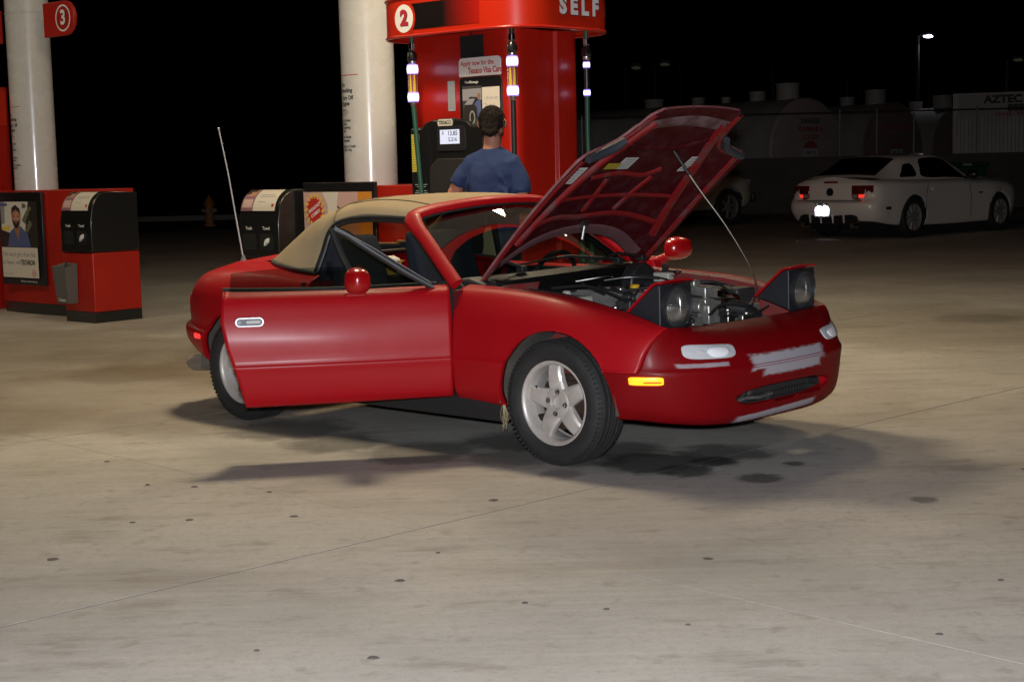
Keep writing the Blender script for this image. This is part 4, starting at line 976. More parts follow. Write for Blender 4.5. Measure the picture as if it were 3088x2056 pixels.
# wisp of dry grass caught behind the front wheel
wisp = stuff(B().tube([(0, 0, 0), (0, 0, -.01)], .001, 4).obj('dry_grass', mat('dry straw', (.40, .33, .18), .9)))
b = B()
for k in range(15):
    a = rng.uniform(-1, 1, 3); l_ = rng.uniform(.05, .13)
    b.tube([(a[0]*.006, a[1]*.006, 0), (a[0]*.02, a[1]*.02, -l_*.5), (a[0]*.012+rng.uniform(-.015, .015), a[1]*.012, -l_)], .0008, 4)
wisp.data = b.obj('dry_grass', MATS['dry straw']).data
for o in list(COL.objects):
    if o.name.startswith('dry_grass.'): bpy.data.objects.remove(o)
place_in_car(wisp, (-.272, -.80, .262))
# ------------------------------------------------------------------ filling station: columns, cabinets, bins, pumps
EX = -AX                                                     # along the row, towards the camera's right
STR = mat('pump red', (.42, .011, .004), .36, coat=.25, coat_rough=.12, rough_noise=(3, .30, .44))
STRM = mat('cabinet red', (.42, .013, .004), .45, noise=(4, .35, (.30, .010, .004)))
SBLK = mat('station black', (.012, .012, .012), .28, coat=.3)
WHT = mat('white enamel', (.60, .595, .565), .25, coat=.6, coat_rough=.08, noise=(1.3, .35, (.50, .49, .45)), rough_noise=(6, .2, .32))
WPRINT = mat('white print', (.78, .76, .72), .6)
BPRINT = mat('black print', (.02, .02, .022), .6)
RPRINT = mat('red print', (.50, .02, .02), .6)
ROTR = math.atan2(EX.y, EX.x)                                # thing frame: x along the row to the right, y away from the camera side (-N), z up
def rthing(name, label, cat, a, n, z=0, group=None): return thing(name, label, cat, row(a, n, z), ROTR, group)

# canopy over the pumps, out of the picture above
cano = bpy.data.objects.new('canopy', None); COL.objects.link(cano); cano['kind'] = 'structure'; cano.location = row(4.0, 0, 4.75); cano.rotation_euler = (0, 0, ROTR)
B().box((-1.7, 0, .3), (14.6, 9.6, .5)).obj('canopy_deck', mat('canopy white', (.50, .52, .44), .6), cano)
FASC = mat('lit red fascia', (.4, .01, .01), .4, emit=((1, .03, .015), .75))
for nm_, c_, d_ in (('lit_fascia', (5.64, 0, .36), (.06, 9.5, .66)), ('lit_fascia', (-1.7, 4.83, .36), (14.5, .06, .42)), ('lit_fascia', (-1.7, -4.83, .36), (14.5, .06, .42))):
    B().box(c_, d_).obj(nm_, FASC, cano)
LIT = mat('lamp lens', (.9, .88, .8), .3, emit=((1, .88, .68), 9))
for k, (a_, n_, p_) in enumerate(LAMPS):
    f_ = grp('canopy_light', cano, (4.0-a_, -n_, -.01))
    B().box((0, 0, .0), (.62, .62, .09)).obj('housing', mat('fixture grey', (.4, .4, .4), .5), f_, bevel=.02)
    B().box((0, 0, -.052), (.50, .50, .012)).obj('lens', LIT, f_)

def column(a, n, label, zt, dz):
    c = rthing('canopy_column', label, 'column', a, n, 0, 'columns carrying the canopy')
    R_ = .214
    b = B(); b.lathe([(R_, 0), (R_, 4.72)], n=72); b.obj('shaft', WHT, c)
    b = B(); b.lathe([(R_+.004, 2.98), (R_+.004, 3.0)], n=72); b.obj('joint_band', mat('band grey', (.5, .49, .46), .4), c)
    def fn(z0, u0):
        def f(u, v): 
            t = -PI/2 + (u+u0)/R_ + math.atan2(0, 1); r_ = R_+.0015
            return (r_*math.cos(t), r_*math.sin(t), z0+v)
        return f
    b = B()
    L0 = -.105
    lines = [('No', .062, .03), ('Smoking', .062, .03), (None, .02, 0), ('Turn Off', .062, .03), ('Engine', .062, .03), (None, .03, 0), ('WARNING', .022, .02), ('Avoid static discharge', .017, 0), ('touch metal before', .017, 0), ('fuelling vehicle', .017, 0), (None, .035, 0),
             ('Pay Cashier', .038, .03), ('Before', .038, .03), ('Dispensing', .038, .03), ('Fuel', .038, .03), (None, .03, 0), ('No Checks', .038, .03), ('Accepted', .038, .03), (None, .03, 0), ('Cash or Credit', .038, .03), ('Cards Only', .038, .03)]
    z = zt-.02; tot = 0
    for s_, h_, bo in lines: tot += h_*(1.13 if s_ else 1)
    kz = dz/tot
    for s_, h_, bo in lines:
        h2 = h_*kz
        if s_:
            z -= h2*1.13/2; lettering_on(b, s_, h2*1.12, fn(z, L0), bo, 'LEFT', .93); z -= h2*1.13/2
        else: z -= h2
    b.obj('notice_print', BPRINT, c, flat=True)
    b = B(); G = [[fn(zt+.03, L0)(u, v) for u in np.linspace(0, .2, 12)] for v in (0, .006)]; b.grid(np.array(G)); b.obj('red_rule', RPRINT, c)
    return c
colm = column(1.60, -.24, 'nearer white round column with a No Smoking notice, beside pump 2', 2.07, .55)
colf = column(6.56, -.24, 'farther white round column carrying red number 3 sign at left edge', 2.03, .57)
# number signs on the far column
for (a0, sgn, num, lab) in ((5.78, 1, '3', 'red number 3 sign with white ring on the far white column'), (7.12, -1, '4', 'cropped red number 4 sign left of the far white column')):
    t = rthing('number_sign', lab, 'sign', a0, -.12, 2.877, 'pump number signs on the column')
    # the plates face the camera side
    b = B(); P = rrect(.36, .33, .165 if False else .04, 6)
    pts = [(-.26, -.165), (.10, -.165)] + [(.10+.165*math.sin(q), -.165*math.cos(q)) for q in np.linspace(.1, PI-.1, 14)] + [(.10, .165), (-.26, .165)]
    pts = [(x*sgn, z) for x, z in pts]
    b.prism(pts, -.02, .02, (0, 0, 0), (1, 0, 0), (0, 0, 1)); b.obj('plate', STR, t, bevel=.004)
    cx = .085*sgn
    b = B(); n_ = 40
    for r0_, r1_ in ((.128, .112),):
        ring = [[(cx+r*math.cos(q), -.0225, r*math.sin(q)) for q in np.linspace(0, 2*PI, n_)] for r in (r0_, r1_)]; b.grid(np.array(ring))
    b.obj('ring', WPRINT, t)
    b = B(); lettering(b, num, .19, (cx+.012, -.0215, -.006), (1, 0, 0), (0, 0, 1), .035); b.obj('number_shadow', BPRINT, t, flat=True)
    b = B(); lettering(b, num, .19, (cx, -.0235, 0), (1, 0, 0), (0, 0, 1), .035); b.obj('number', WPRINT, t, flat=True)

# --- poster cabinets wrapped round the column feet
SKIN1 = mat('print skin', (.52, .27, .17), .5); SKIN2 = mat('print skin dark', (.34, .15, .09), .5); PBLUE = mat('print blue', (.09, .12, .26), .5); PSKY = mat('print pale', (.72, .68, .60), .5); PGRN = mat('print green grey', (.16, .15, .09), .5)
PHAIR = mat('print dark', (.03, .025, .02), .5); PCREAM = mat('print cream', (.72, .66, .54), .5); PORNG = mat('print orange', (.66, .26, .03), .5); PPINK = mat('print pink', (.62, .40, .34), .5); PYEL = mat('print yellow', (.80, .58, .05), .5); PPURP = mat('print plum', (.28, .14, .17), .5); PGREY = mat('print grey', (.30, .30, .31), .6)
def blob(cx, cz, rx, rz, n=22, wob=0, ph=0): return [(cx+rx*math.cos(t)*(1+wob*math.sin(3*t+ph)), cz+rz*math.sin(t)*(1+wob*math.sin(2*t+ph))) for t in [2*PI*k/n for k in range(n)]]
class Print:
    """flat printed sheet: coloured shapes each a hair in front of the last"""
    def __init__(s, y): s.b = B(); s.y = y; s.mats = []; s.k = 0
    def m(s, q):
        if q not in s.mats: s.mats.append(q)
        s.b.cur = s.mats.index(q)
    def poly(s, pts, q):
        s.m(q); s.k += 1; s.b.poly([(p[0], s.y-.0004*s.k, p[1]) for p in pts])
    def text(s, tx, size, x, z, q, bold=0, align='CENTER', sx=1):
        s.m(q); s.k += 1; lettering(s.b, tx, size, (x, s.y-.0004*s.k, z), (1, 0, 0), (0, 0, 1), bold, align, sx=sx)
    def done(s, name, parent): return s.b.obj(name, s.mats, parent, flat=True, fix=False)
def star_mark(p, x, z, r_):
    p.poly(blob(x, z, r_, r_), RPRINT); p.poly(blob(x, z, r_*.78, r_*.78), WPRINT)
    p.poly([(x+r_*.74*(1 if k % 2 == 0 else .40)*math.sin(PI*k/5), z+r_*.74*(1 if k % 2 == 0 else .40)*math.cos(PI*k/5)) for k in range(10)], RPRINT)
    p.text('T', r_*.62, x, z, WPRINT, .04)

def cabinet(a0, a1, label):
    """front face at n=.02 between a0 (right) and a1 (left)"""
    wd = a1-a0; c = rthing('poster_cabinet', label, 'cabinet', (a0+a1)/2, .02)
    n_ = 16
    # the front bows out a little in plan
    def plan(k): x = wd*(k-.5); return (x, -.045*(1-(2*k-1)**2))
    front = [plan(k/n_) for k in range(n_+1)]
    outline = front + [(wd/2, .62), (-wd/2, .62)]
    b = B(); b.prism([(x, y) for x, y in outline], .11, 1.23, (0, 0, 0), (1, 0, 0), (0, 1, 0)); b.obj('body', STRM, c, bevel=.006)
    b = B(); b.prism([(x*.985, y*.98+.008) for x, y in outline], 0, .108, (0, 0, 0), (1, 0, 0), (0, 1, 0)); b.obj('plinth', SBLK, c)
    return c, wd
cab, wd = cabinet(5.40, 6.86, 'red poster cabinet with a man in blue shirt, at left edge')
def frame(c, x0, x1, z0, z1, y=-.05):
    b = B(); b.prism([(x0, z0), (x1, z0), (x1, z1), (x0, z1)], 0, .03, (0, y, 0), (1, 0, 0), (0, 0, 1)); return b.obj('poster_frame', SBLK, c, bevel=.006)
# left cabinet's poster: the frame spans a 6.05..6.90
xc = (5.40+6.86)/2
fx0, fx1 = xc-6.745, xc-5.945
frame(cab, fx0, fx1, .29, 1.215)
p = Print(-.0815); W_ = fx1-fx0; X0 = fx0+.05; X1 = fx1-.09; ww = X1-X0
def X(u): return X0+ww*u
p.poly([(X(0), .67), (X(1), .67), (X(1), 1.12), (X(0), 1.12)], PSKY)
p.poly([(X(.62), .67), (X(1), .67), (X(1), 1.12), (X(.78), 1.12), (X(.70), .95)], PHAIR)
p.poly([(X(0), .67), (X(.32), .67), (X(.30), .80), (X(0), .84)], PHAIR); p.poly([(X(0), .84), (X(.22), .83), (X(.24), .88), (X(.05), .87)], PYEL); p.poly([(X(0), .90), (X(.1), .9), (X(.12), 1.12), (X(0), 1.12)], PGREY)
for k in range(9): p.poly(blob(X(.66+.05*(k % 4)), .80+.035*k, .035, .03, 10, .3, k), PGRN)
p.poly([(X(0), 1.08), (X(.2), 1.08), (X(.2), 1.105), (X(0), 1.105)], PBLUE)
p.poly([(X(.17), .67), (X(.82), .67), (X(.74), .80), (X(.56), .875), (X(.42), .88), (X(.25), .82)], PBLUE)
p.poly([(X(.36), .87), (X(.54), .87), (X(.48), .73)], SKIN2); p.poly(blob(X(.44), .965, ww*.12, .105), SKIN2); p.poly(blob(X(.455), .95, ww*.085, .075), SKIN1)
p.poly([(X(.31), .98), (X(.33), 1.06), (X(.44), 1.09), (X(.55), 1.05), (X(.57), .98), (X(.53), 1.02), (X(.44), 1.045), (X(.35), 1.02)], PHAIR)
p.poly([(X(.34), .93), (X(.54), .93), (X(.50), .87), (X(.44), .855), (X(.38), .87)], PHAIR); p.poly(blob(X(.44), .915, ww*.04, .008), SKIN2)
for q in (-.045, .05): p.poly(blob(X(.445+q), .975, ww*.018, .006), PHAIR)
p.poly([(X(0), .365), (X(1), .365), (X(1), .665), (X(0), .665)], PCREAM)
p.text("Dirt won't get a free ride", .068, X(.02), .595, PGREY, .01, 'LEFT', .86); p.text('with', .06, X(.38), .515, PGREY, .01, 'LEFT', .86); p.text('at Texaco', .06, X(.02), .515, PGREY, .01, 'LEFT', .84); p.text('TECHRON', .068, X(.52), .515, PHAIR, .03, 'LEFT', .80)
p.text('texaco.com/tips', .024, X(.05), .40, PGREY, 0, 'LEFT'); star_mark(p, X(.87), .415, .034)
p.text('The fuel you drive on every day', .026, X(.95), .33, WPRINT, .01, 'RIGHT', .9)
p.done('poster', cab)
cab2, wd2 = cabinet(.86, 2.06, 'red poster cabinet with orange food poster, behind the red convertible')
xc = (.86+2.06)/2; fx0, fx1 = xc-2.055, xc-1.205
frame(cab2, fx0, fx1, .25, 1.262)
p = Print(-.0815); X0, X1 = fx0+.012, fx1-.035; ww = X1-X0
p.poly([(X(0), .30), (X(1), .30), (X(1), 1.185), (X(0), 1.185)], PPINK)
p.poly([(X(0), .30), (X(.8), .30), (X(.8), .98), (X(.35), 1.0), (X(0), .88)], SKIN1)
p.poly([(X(.28), 1.185), (X(.36), 1.08), (X(.36), 1.0), (X(.47), .98), (X(.50), 1.1), (X(.52), 1.185)], PCREAM)
p.poly(blob(X(.66), 1.10, ww*.15, .075, 22, .1, 1), PPINK); p.poly([(X(.50), 1.08), (X(.52), 1.02), (X(.60), 1.02), (X(.57), 1.04)], PHAIR)
p.poly([(X(.80), .30), (X(1), .30), (X(1), 1.185), (X(.80), 1.185)], PORNG)
for k in range(12):
    p.poly(blob(X(.18+.05*k), .62+.10*math.sin(k*1.7), ww*.07, .05+.02*math.sin(k), 14, .3, k), (PORNG, SKIN2, PCREAM, SKIN1)[k % 4])
p.poly([(X(.60), .48), (X(.66), .56), (X(.74), .50), (X(.80), .53), (X(.80), .46), (X(.62), .44)], PCREAM)
sx_, sz_ = X(.17), 1.04
p.poly([(sx_+(.135 if k % 2 == 0 else .085)*math.cos(PI*k/16), sz_+(.155 if k % 2 == 0 else .10)*math.sin(PI*k/16)) for k in range(32)], PYEL)
p.poly([(sx_+(.10 if k % 2 == 0 else .078)*math.cos(PI*k/16+.1), sz_+(.12 if k % 2 == 0 else .092)*math.sin(PI*k/16+.1)) for k in range(32)], RPRINT)
for k, tx in enumerate(('BREAKFAST', 'COMBO!')):
    p.m(WPRINT); p.k += 1; q = rad(28)
    lettering(p.b, tx, .036, (sx_+.012*k, p.y-.0004*p.k, sz_+.02-.046*k), (math.cos(q), 0, math.sin(q)), (-math.sin(q), 0, math.cos(q)), .03, sx=.85)
p.done('poster', cab2)

# --- litter and towel bins
def bin_unit(a, label, bracket_side):
    c = rthing('litter_bin', label, 'litter bin', a, .07, 0, 'litter and towel bins beside the posters')
    wd, dp = .49, .52; y0 = -.25; y1 = y0+dp; zb = .66
    b = B(); b.prism([(y0, .10), (y1, .10), (y1, zb-.01), (y0, zb-.01)], -wd/2, wd/2, (0, 0, 0), (0, 1, 0), (0, 0, 1), (1, 0, 0)); b.obj('base', STRM, c, bevel=.012)
    b = B(); b.box((0, y0+dp/2, .05), (wd*.985, dp*.985, .098)); b.obj('plinth', SBLK, c)
    hood_ = [(y1, zb-.004), (y1, 1.20)] + [(y0+.24+0*t, 1.212) for t in (0,)] + [(y0+.20-.19*math.sin(q)*1.0, 1.012+.20*math.cos(q)) for q in np.linspace(.25, PI/2-.12, 9)] + [(y0-.005, .95), (y0-.005, zb-.004)]
    b = B(); b.prism(hood_[::-1], -wd/2-.006, wd/2+.006, (0, 0, 0), (0, 1, 0), (0, 0, 1), (1, 0, 0)); b.obj('hood', SBLK, c, bevel=.01)
    # sloping poster on the curved front
    q = np.linspace(.42, PI/2-.22, 8)
    arc = [(y0+.20-.195*math.sin(t), 1.04+.205*math.cos(t)) for t in q]
    def strip_(x0, x1, t0, t1, m, off):
        pts = [(y0+.20-(.197+off)*math.sin(t), 1.012+(.207+off)*math.cos(t)) for t in np.linspace(t0, t1, 8)]
        bb.cur = ms.index(m); bb.grid(np.array([[(x0, y_, z_) for y_, z_ in pts], [(x1, y_, z_) for y_, z_ in pts]]))
    bb = B(); ms = [PCREAM, PPURP, SKIN1, PHAIR, PGREY, RPRINT, PPINK]
    strip_(-.225, .205, .36, PI/2-.14, PCREAM, .004); strip_(-.225, -.075, .36, PI/2-.14, PPURP, .0048); strip_(-.20, -.10, .45, .8, SKIN1, .0054); strip_(-.19, -.12, .36, .55, PHAIR, .006); strip_(-.21, -.09, .95, 1.30, PPINK, .0056); strip_(-.225, -.17, .36, .7, PHAIR, .0062)
    strip_(-.03, .15, .72, .745, PGREY, .0048); strip_(-.03, .17, .82, .845, PGREY, .0048); strip_(-.03, .07, 1.05, 1.07, PGREY, .0048); strip_(.155, .185, 1.15, 1.27, RPRINT, .0048)
    bb.obj('top_poster', ms, c, flat=True, fix=False)
    b = B(); lettering(b, 'Trash', .036, (-.12, y0-.0072, .90), (1, 0, 0), (0, 0, 1), .02); lettering(b, 'Towel', .036, (.10, y0-.0072, .90), (1, 0, 0), (0, 0, 1), .02); b.obj('bin_lettering', WPRINT, c, flat=True)
    for x_ in (-.12, .10):
        b = B(); b.prism(rrect(.17, .13, .03), -.003, .0, (x_, y0-.0052, .79), (1, 0, 0), (0, 0, 1)); b.obj('opening', mat('opening black', (.004, .004, .004), .9), c)
    b = B(); b.prism([(0, 0), (.045, .03), (.05, .07), (.015, .055), (.0, .03)], -.012, .012, (.09, y0-.018, .755), (1, 0, 0), (0, 0, 1)); b.obj('paper_towel', mat('white paper', (.75, .75, .72)), c, bevel=.004)
    b = B(); b.box((0, y0-.006, zb+.012), (wd*.99, .012, .018)); b.obj('hood_lip', SBLK, c)
    return c, y0
bl, y0 = bin_unit(5.02, 'left black and red litter bin with grey squeegee pail', 1)
bm_, y0 = bin_unit(2.36, 'middle black litter bin with sloping poster behind the red convertible', 1)
# grey pail hung on the left bin, with a squeegee standing in it
pail = rthing('squeegee_pail', 'grey plastic squeegee pail hanging on the left litter bin', 'pail', 5.13, .375, .18)
G = []
for z, hw, y_0, y_1 in ((0, .088, -.052, .05), (.02, .094, -.058, .05), (.34, .112, -.085, .05), (.345, .116, -.09, .052), (.335, .104, -.078, .043), (.05, .085, -.045, .04)):
    G.append([(x+(0), y, z + (.03 if y > 0 and z > .3 else 0)) for x, y in ((-hw, y_0), (hw, y_0), (hw, y_1), (-hw, y_1))])
b = B(); b.grid(np.array(G), wrap=True); b.poly(G[-1]); b.obj('pail_body', mat('grey pail', (.125, .118, .105), .55, noise=(9, .5, (.09, .085, .075))), pail, bevel=.008, sharp=30)
b = B(); lettering(b, 'Texaco', .04, (.01, -.066, .035), (1, 0, 0), (0, -.08, 1), .02); b.obj('pail_lettering', WPRINT, pail, flat=True)
sq = rthing('squeegee', 'black handled squeegee standing in the grey pail', 'squeegee', 5.16, .40, .265)
b = B(); b.tube([(0, .0, -.03), (.02, .03, .16), (.0, .045, .30)], .009, 8); b.obj('handle', BLK, sq)
b = B(); b.box((0, 0, -.035), (.15, .02, .03)); b.obj('blade', RUB, sq)

# --- fuel pumps
def rr_perim(hx, hy, r_, n=14):
    return [(x, y) for x, y in rrect(2*hx, 2*hy, r_, n)]
def make_pump(a, label, valance=True):
    c = rthing('fuel_pump', label, 'fuel pump', a, 0, 0, 'fuel pumps along the island')
    hx, hy = .50, .365
    # left part is a flat faced cabinet, right end is a fluted column
    P = [(-hx, -hy+.03), (-hx+.03, -hy)] + [(hx-.28, -hy)] + [(hx-.26, -hy-.012)] + [(hx-.10+.10*math.sin(q), -hy+.10-.112*math.cos(q)) for q in np.linspace(0, PI/2, 9)] + [(hx+.0, -.10), (hx-.03, -.085), (hx-.03, .085), (hx, .10)] + [(hx-.10+.10*math.cos(q), hy-.10+.10*math.sin(q)) for q in np.linspace(0, PI/2, 9)] + [(-hx+.03, hy), (-hx, hy-.03)]
    b = B(); b.prism(P, .0, 2.295, (0, 0, 0), (1, 0, 0), (0, 1, 0)); b.obj('body', STR, c, sharp=40, bevel=.004)
    return c
pump = make_pump(0, 'red fuel pump number 2 with SELF valance and bright reflective hose bands')
# black recess, lower dispenser
b = B(); b.prism([(.0, 2.0), (.22, 2.0), (.22, 2.27), (.0, 2.27)], 0, .004, (0, -.3655, 0), (1, 0, 0), (0, 0, 1)); b.obj('dark_opening', mat('opening black', (.004, .004, .004)), pump)
xs_ = np.linspace(-.46, .26, 25)
arch_top = [(x, 1.645 + .06*max(0, 1-((x-(-.10))/.24)**2)**.5) for x in xs_]
b = B(); b.prism([(-.46, .12), (.26, .12)] + arch_top[::-1], 0, .07, (0, -.366, 0), (1, 0, 0), (0, 0, 1)); b.obj('dispenser_face', SBLK, pump, bevel=.012, sharp=30)
b = B(); b.prism([(-.26, 1.10), (.22, 1.10), (.22, 1.36), (.16, 1.42), (-.18, 1.42), (-.26, 1.36)], .071, .085, (0, -.366, 0), (1, 0, 0), (0, 0, 1)); b.obj('keypad_bezel', mat('dark grey plastic', (.03, .028, .026), .4), pump, bevel=.005)
SCR = mat('lit screen', (.3, .32, .36), .4, emit=((.60, .64, .80), .95))
b = B(); b.prism(rrect(.27, .175, .012), .0705, .077, (-.045, -.366, 1.562), (1, 0, 0), (0, 0, 1)); b.obj('screen_bezel', mat('bezel black', (.02, .02, .022)), pump)
b = B(); b.prism([(-.095, -.05), (.095, -.05), (.095, .05), (-.095, .05)], .0775, .079, (-.055, -.366, 1.572), (1, 0, 0), (0, 0, 1)); b.obj('screen', SCR, pump)
b = B(); 
for s_, x_, z_, sz in (('13.85', .03, 1.595, .045), ('5.216', .03, 1.552, .038), ('$', -.065, 1.600, .03)):
    b = B(); lettering(b, s_, sz, (x_-.055, -.4462, z_), (1, 0, 0), (0, 0, 1), .02); b.obj('screen_digits', mat('screen ink', (.12, .13, .20), .5), pump, flat=True)
b = B(); b.prism(rrect(.145, .052, .02), .0705, .076, (-.10, -.366, 1.672), (1, 0, 0), (0, 0, 1)); b.obj('maker_badge', mat('badge cream', (.66, .62, .5), .5), pump)
b = B(); lettering(b, 'TEXACO', .036, (-.10, -.4425, 1.672), (1, 0, 0), (0, 0, 1), .035, sx=.85); b.obj('badge_lettering', BPRINT, pump, flat=True)
b = B(); b.prism([(-.445, 1.33), (-.365, 1.33), (-.365, 1.60), (-.445, 1.60)], .0705, .0715, (0, -.366, 0), (1, 0, 0), (0, 0, 1)); b.obj('warning_sticker', mat('yellow sticker', (.62, .52, .06), .6), pump)
b = B()
for k in range(13): b.prism([(-.438, 1.345+k*.018), (-.438+.04+.02*((k*7) % 3)/2, 1.345+k*.018), (-.438+.04+.02*((k*7) % 3)/2, 1.349+k*.018), (-.438, 1.349+k*.018)], .0716, .072, (0, -.366, 0), (1, 0, 0), (0, 0, 1))
b.obj('sticker_print', mat('olive print', (.22, .17, .03), .6), pump, flat=True)
b = B()
for k, w_ in enumerate((.125, .09, 0, .11, .13, .12, .125, .04)):
    if w_: b.prism([(-.36-w_/2, 1.235-k*.0145), (-.36+w_/2, 1.235-k*.0145), (-.36+w_/2, 1.240-k*.0145), (-.36-w_/2, 1.240-k*.0145)], .0705, .071, (0, -.366, 0), (1, 0, 0), (0, 0, 1))
b.obj('face_print', mat('dim white print', (.42, .42, .40), .6), pump, flat=True)
# grey sticker on the red, card offer poster above
b = B(); b.prism([(-.135, 1.755), (-.065, 1.755), (-.065, 1.965), (-.135, 1.965)], 0, .001, (0, -.3655, 0), (1, 0, 0), (0, 0, 1)); b.obj('grey_sticker', mat('silver sticker', (.38, .39, .40), .5), pump)
b = B()
for k in range(11): b.prism([(-.13, 1.77+k*.0125), (-.07, 1.77+k*.0125), (-.07, 1.776+k*.0125), (-.13, 1.776+k*.0125)], .0012, .0016, (0, -.3655, 0), (1, 0, 0), (0, 0, 1))
b.obj('sticker_print', PGREY, pump, flat=True)
b = B(); pts = [(.0, 1.985), (.395, 1.985), (.395, 2.085)] + [(.395-.03+.03*math.cos(q), 2.085+.03*math.sin(q)) for q in np.linspace(0, PI/2, 5)] + [(.03-.03*math.sin(q), 2.085+.03*math.cos(q)) for q in np.linspace(0, PI/2, 5)]
b.prism(pts, .0, .012, (0, -.378, 0), (1, 0, 0), (0, 0, 1)); b.obj('offer_topper', mat('topper white', (.70, .67, .62), .5), pump, bevel=.003)
b = B(); lettering(b, 'Apply now for the', .048, (.02, -.3925, 2.075), (1, 0, 0), (0, 0, 1), .02, 'LEFT', sx=.88); lettering(b, 'Texaco Visa Card', .056, (.09, -.3925, 2.022), (1, 0, 0), (0, 0, 1), .025, 'LEFT', sx=.80); b.obj('offer_lettering', RPRINT, pump, flat=True)
b = B(); b.prism(rrect(.40, .42, .03), .0, .02, (.20, -.368, 1.77), (1, 0, 0), (0, 0, 1)); b.obj('offer_frame', SBLK, pump, bevel=.004)
p = Print(-.3895)
PDK = mat('print charcoal', (.06, .055, .055), .5)
p.poly([(.03, 1.60), (.21, 1.60), (.21, 1.92), (.03, 1.92)], PDK); p.poly([(.03, 1.82), (.21, 1.82), (.21, 1.90), (.03, 1.90)], PGREY)
p.poly([(.035, 1.75), (.06, 1.80), (.10, 1.845), (.17, 1.84), (.20, 1.79), (.20, 1.70), (.035, 1.68)], PHAIR); p.poly([(.045, 1.79), (.09, 1.83), (.15, 1.83), (.12, 1.79)], PGREY); p.poly(blob(.12, 1.70, .028, .05), PGREY); p.poly(blob(.12, 1.70, .018, .035), PHAIR)
p.poly([(.14, 1.79), (.19, 1.83), (.205, 1.80), (.205, 1.70), (.175, 1.70), (.165, 1.77)], PBLUE); p.poly(blob(.188, 1.85, .014, .02), SKIN2); p.poly([(.03, 1.60), (.21, 1.60), (.21, 1.63), (.10, 1.66)], SKIN2)
p.poly([(.22, 1.67), (.385, 1.67), (.385, 1.905), (.22, 1.905)], PCREAM)
for k, tx in enumerate(('I drive on', 'Texaco', 'cleaner')): p.text(tx, .036, .24, 1.83-k*.05, PGREY, 0, 'LEFT', .9)
p.poly([(.22, 1.60), (.385, 1.60), (.385, 1.66), (.22, 1.66)], PPINK)
p.text('TexMessage', .026, .06, 1.945, WPRINT, .01, 'LEFT')
p.done('offer_poster', pump)
b = B(); b.prism([(.27, 1.20), (.375, 1.20), (.375, 1.56), (.27, 1.56)], .0, .015, (0, -.3665, 0), (1, 0, 0), (0, 0, 1)); b.obj('instruction_plate', mat('dark grey plastic', (.03, .028, .026)), pump)
b = B()
for k in range(14): b.prism([(.28, 1.22+k*.024), (.36, 1.22+k*.024), (.36, 1.229+k*.024), (.28, 1.229+k*.024)], .0152, .0156, (0, -.3665, 0), (1, 0, 0), (0, 0, 1))
b.obj('plate_print', WPRINT, pump, flat=True)
# valance round the head of the pump
VH, VY, VR = .735, .56, .33
per = rr_perim(VH, VY, VR, 16); per = [(x+.02, y-.02) for x, y in per]
Z0, Z1 = 2.285, 2.548
b = B(); ring = [[(x, y, z) for x, y in per] for z in (Z0, Z1)]; b.grid(np.array(ring), wrap=True)
b.poly([(x, y, Z0+.03) for x, y in per]); b.poly([(x, y, Z1) for x, y in per]); b.obj('valance', mat('valance red', (.52, .022, .006), .3, coat=.4, coat_rough=.1), pump, sharp=50)
b = B()
for z in (Z0, Z1): b.tube([(x, y, z) for x, y in per+[per[0]]], .011, 8, caps=False)
b.obj('valance_trim', STR, pump)
# arc-length walk round the valance, starting at the left end of the front face
pp = np.array(per+[per[0]]); 
start = int(np.argmin((pp[:-1, 0]-(-VH+VR+.02))**2+(pp[:-1, 1]+VY+.02)**2)); pp = np.concatenate([pp[start:-1], pp[:start+1]])
dl = np.r_[0, np.cumsum(np.linalg.norm(np.diff(pp, axis=0), axis=1))]
def on_val(u, z, off=.0):
    u = u % dl[-1]; x, y = np.interp(u, dl, pp[:, 0]), np.interp(u, dl, pp[:, 1]); e = .004
    x2, y2 = np.interp((u+e) % dl[-1], dl, pp[:, 0]), np.interp((u+e) % dl[-1], dl, pp[:, 1]); t = Vector((x2-x, y2-y, 0)); 
    if t.length < 1e-6: t = Vector((1, 0, 0))
    t.normalize(); n = Vector((t.y, -t.x, 0)); return (x+n.x*off, y+n.y*off, z)
cz_ = 2.408
def vdisc(r_, u0, m, nm, off, rx=1):
    b = B(); b.grid(np.array([[on_val(u0+r_*q*rx*math.cos(t), cz_+r_*q*math.sin(t), off) for t in np.linspace(0, 2*PI, 41)] for q in (.001, .35, .7, 1)])); return b.obj(nm, m, pump, fix=False)
U2 = .05
# black fading price panel to the right of the disc
fm = bpy.data.materials.new('price panel fading from black to red'); fm.use_nodes = True; t_ = fm.node_tree
tcn = node(t_, 'ShaderNodeTexCoord'); sp = node(t_, 'ShaderNodeSeparateXYZ'); cr_ = node(t_, 'ShaderNodeValToRGB')
t_.links.new(tcn.outputs['Generated'], sp.inputs[0]); t_.links.new(sp.outputs[0], cr_.inputs[0]); t_.links.new(cr_.outputs[0], t_.nodes['Principled BSDF'].inputs['Base Color'])
cr_.color_ramp.elements[0].position = .48; cr_.color_ramp.elements[0].color = (.008, .006, .006, 1); cr_.color_ramp.elements[1].position = 1; cr_.color_ramp.elements[1].color = (.40, .01, .005, 1)
t_.nodes['Principled BSDF'].inputs['Roughness'].default_value = .3
b = B(); b.grid(np.array([[on_val(u, z, .003) for u in np.linspace(U2+.06, U2+.72, 30)] for z in (2.325, 2.505)])); b.obj('price_panel', fm, pump, fix=False)
vdisc(.125, U2, mat('valance red', (.62, .022, .010)), 'number_rim', .0045, .9); vdisc(.098, U2, WPRINT, 'number_disc', .006, .95)
b = B(); lettering_on(b, '2', .145, lambda u, v: on_val(U2+u+.006, cz_+v-.004, .0068), .05); b.obj('number_shadow', BPRINT, pump, flat=True)
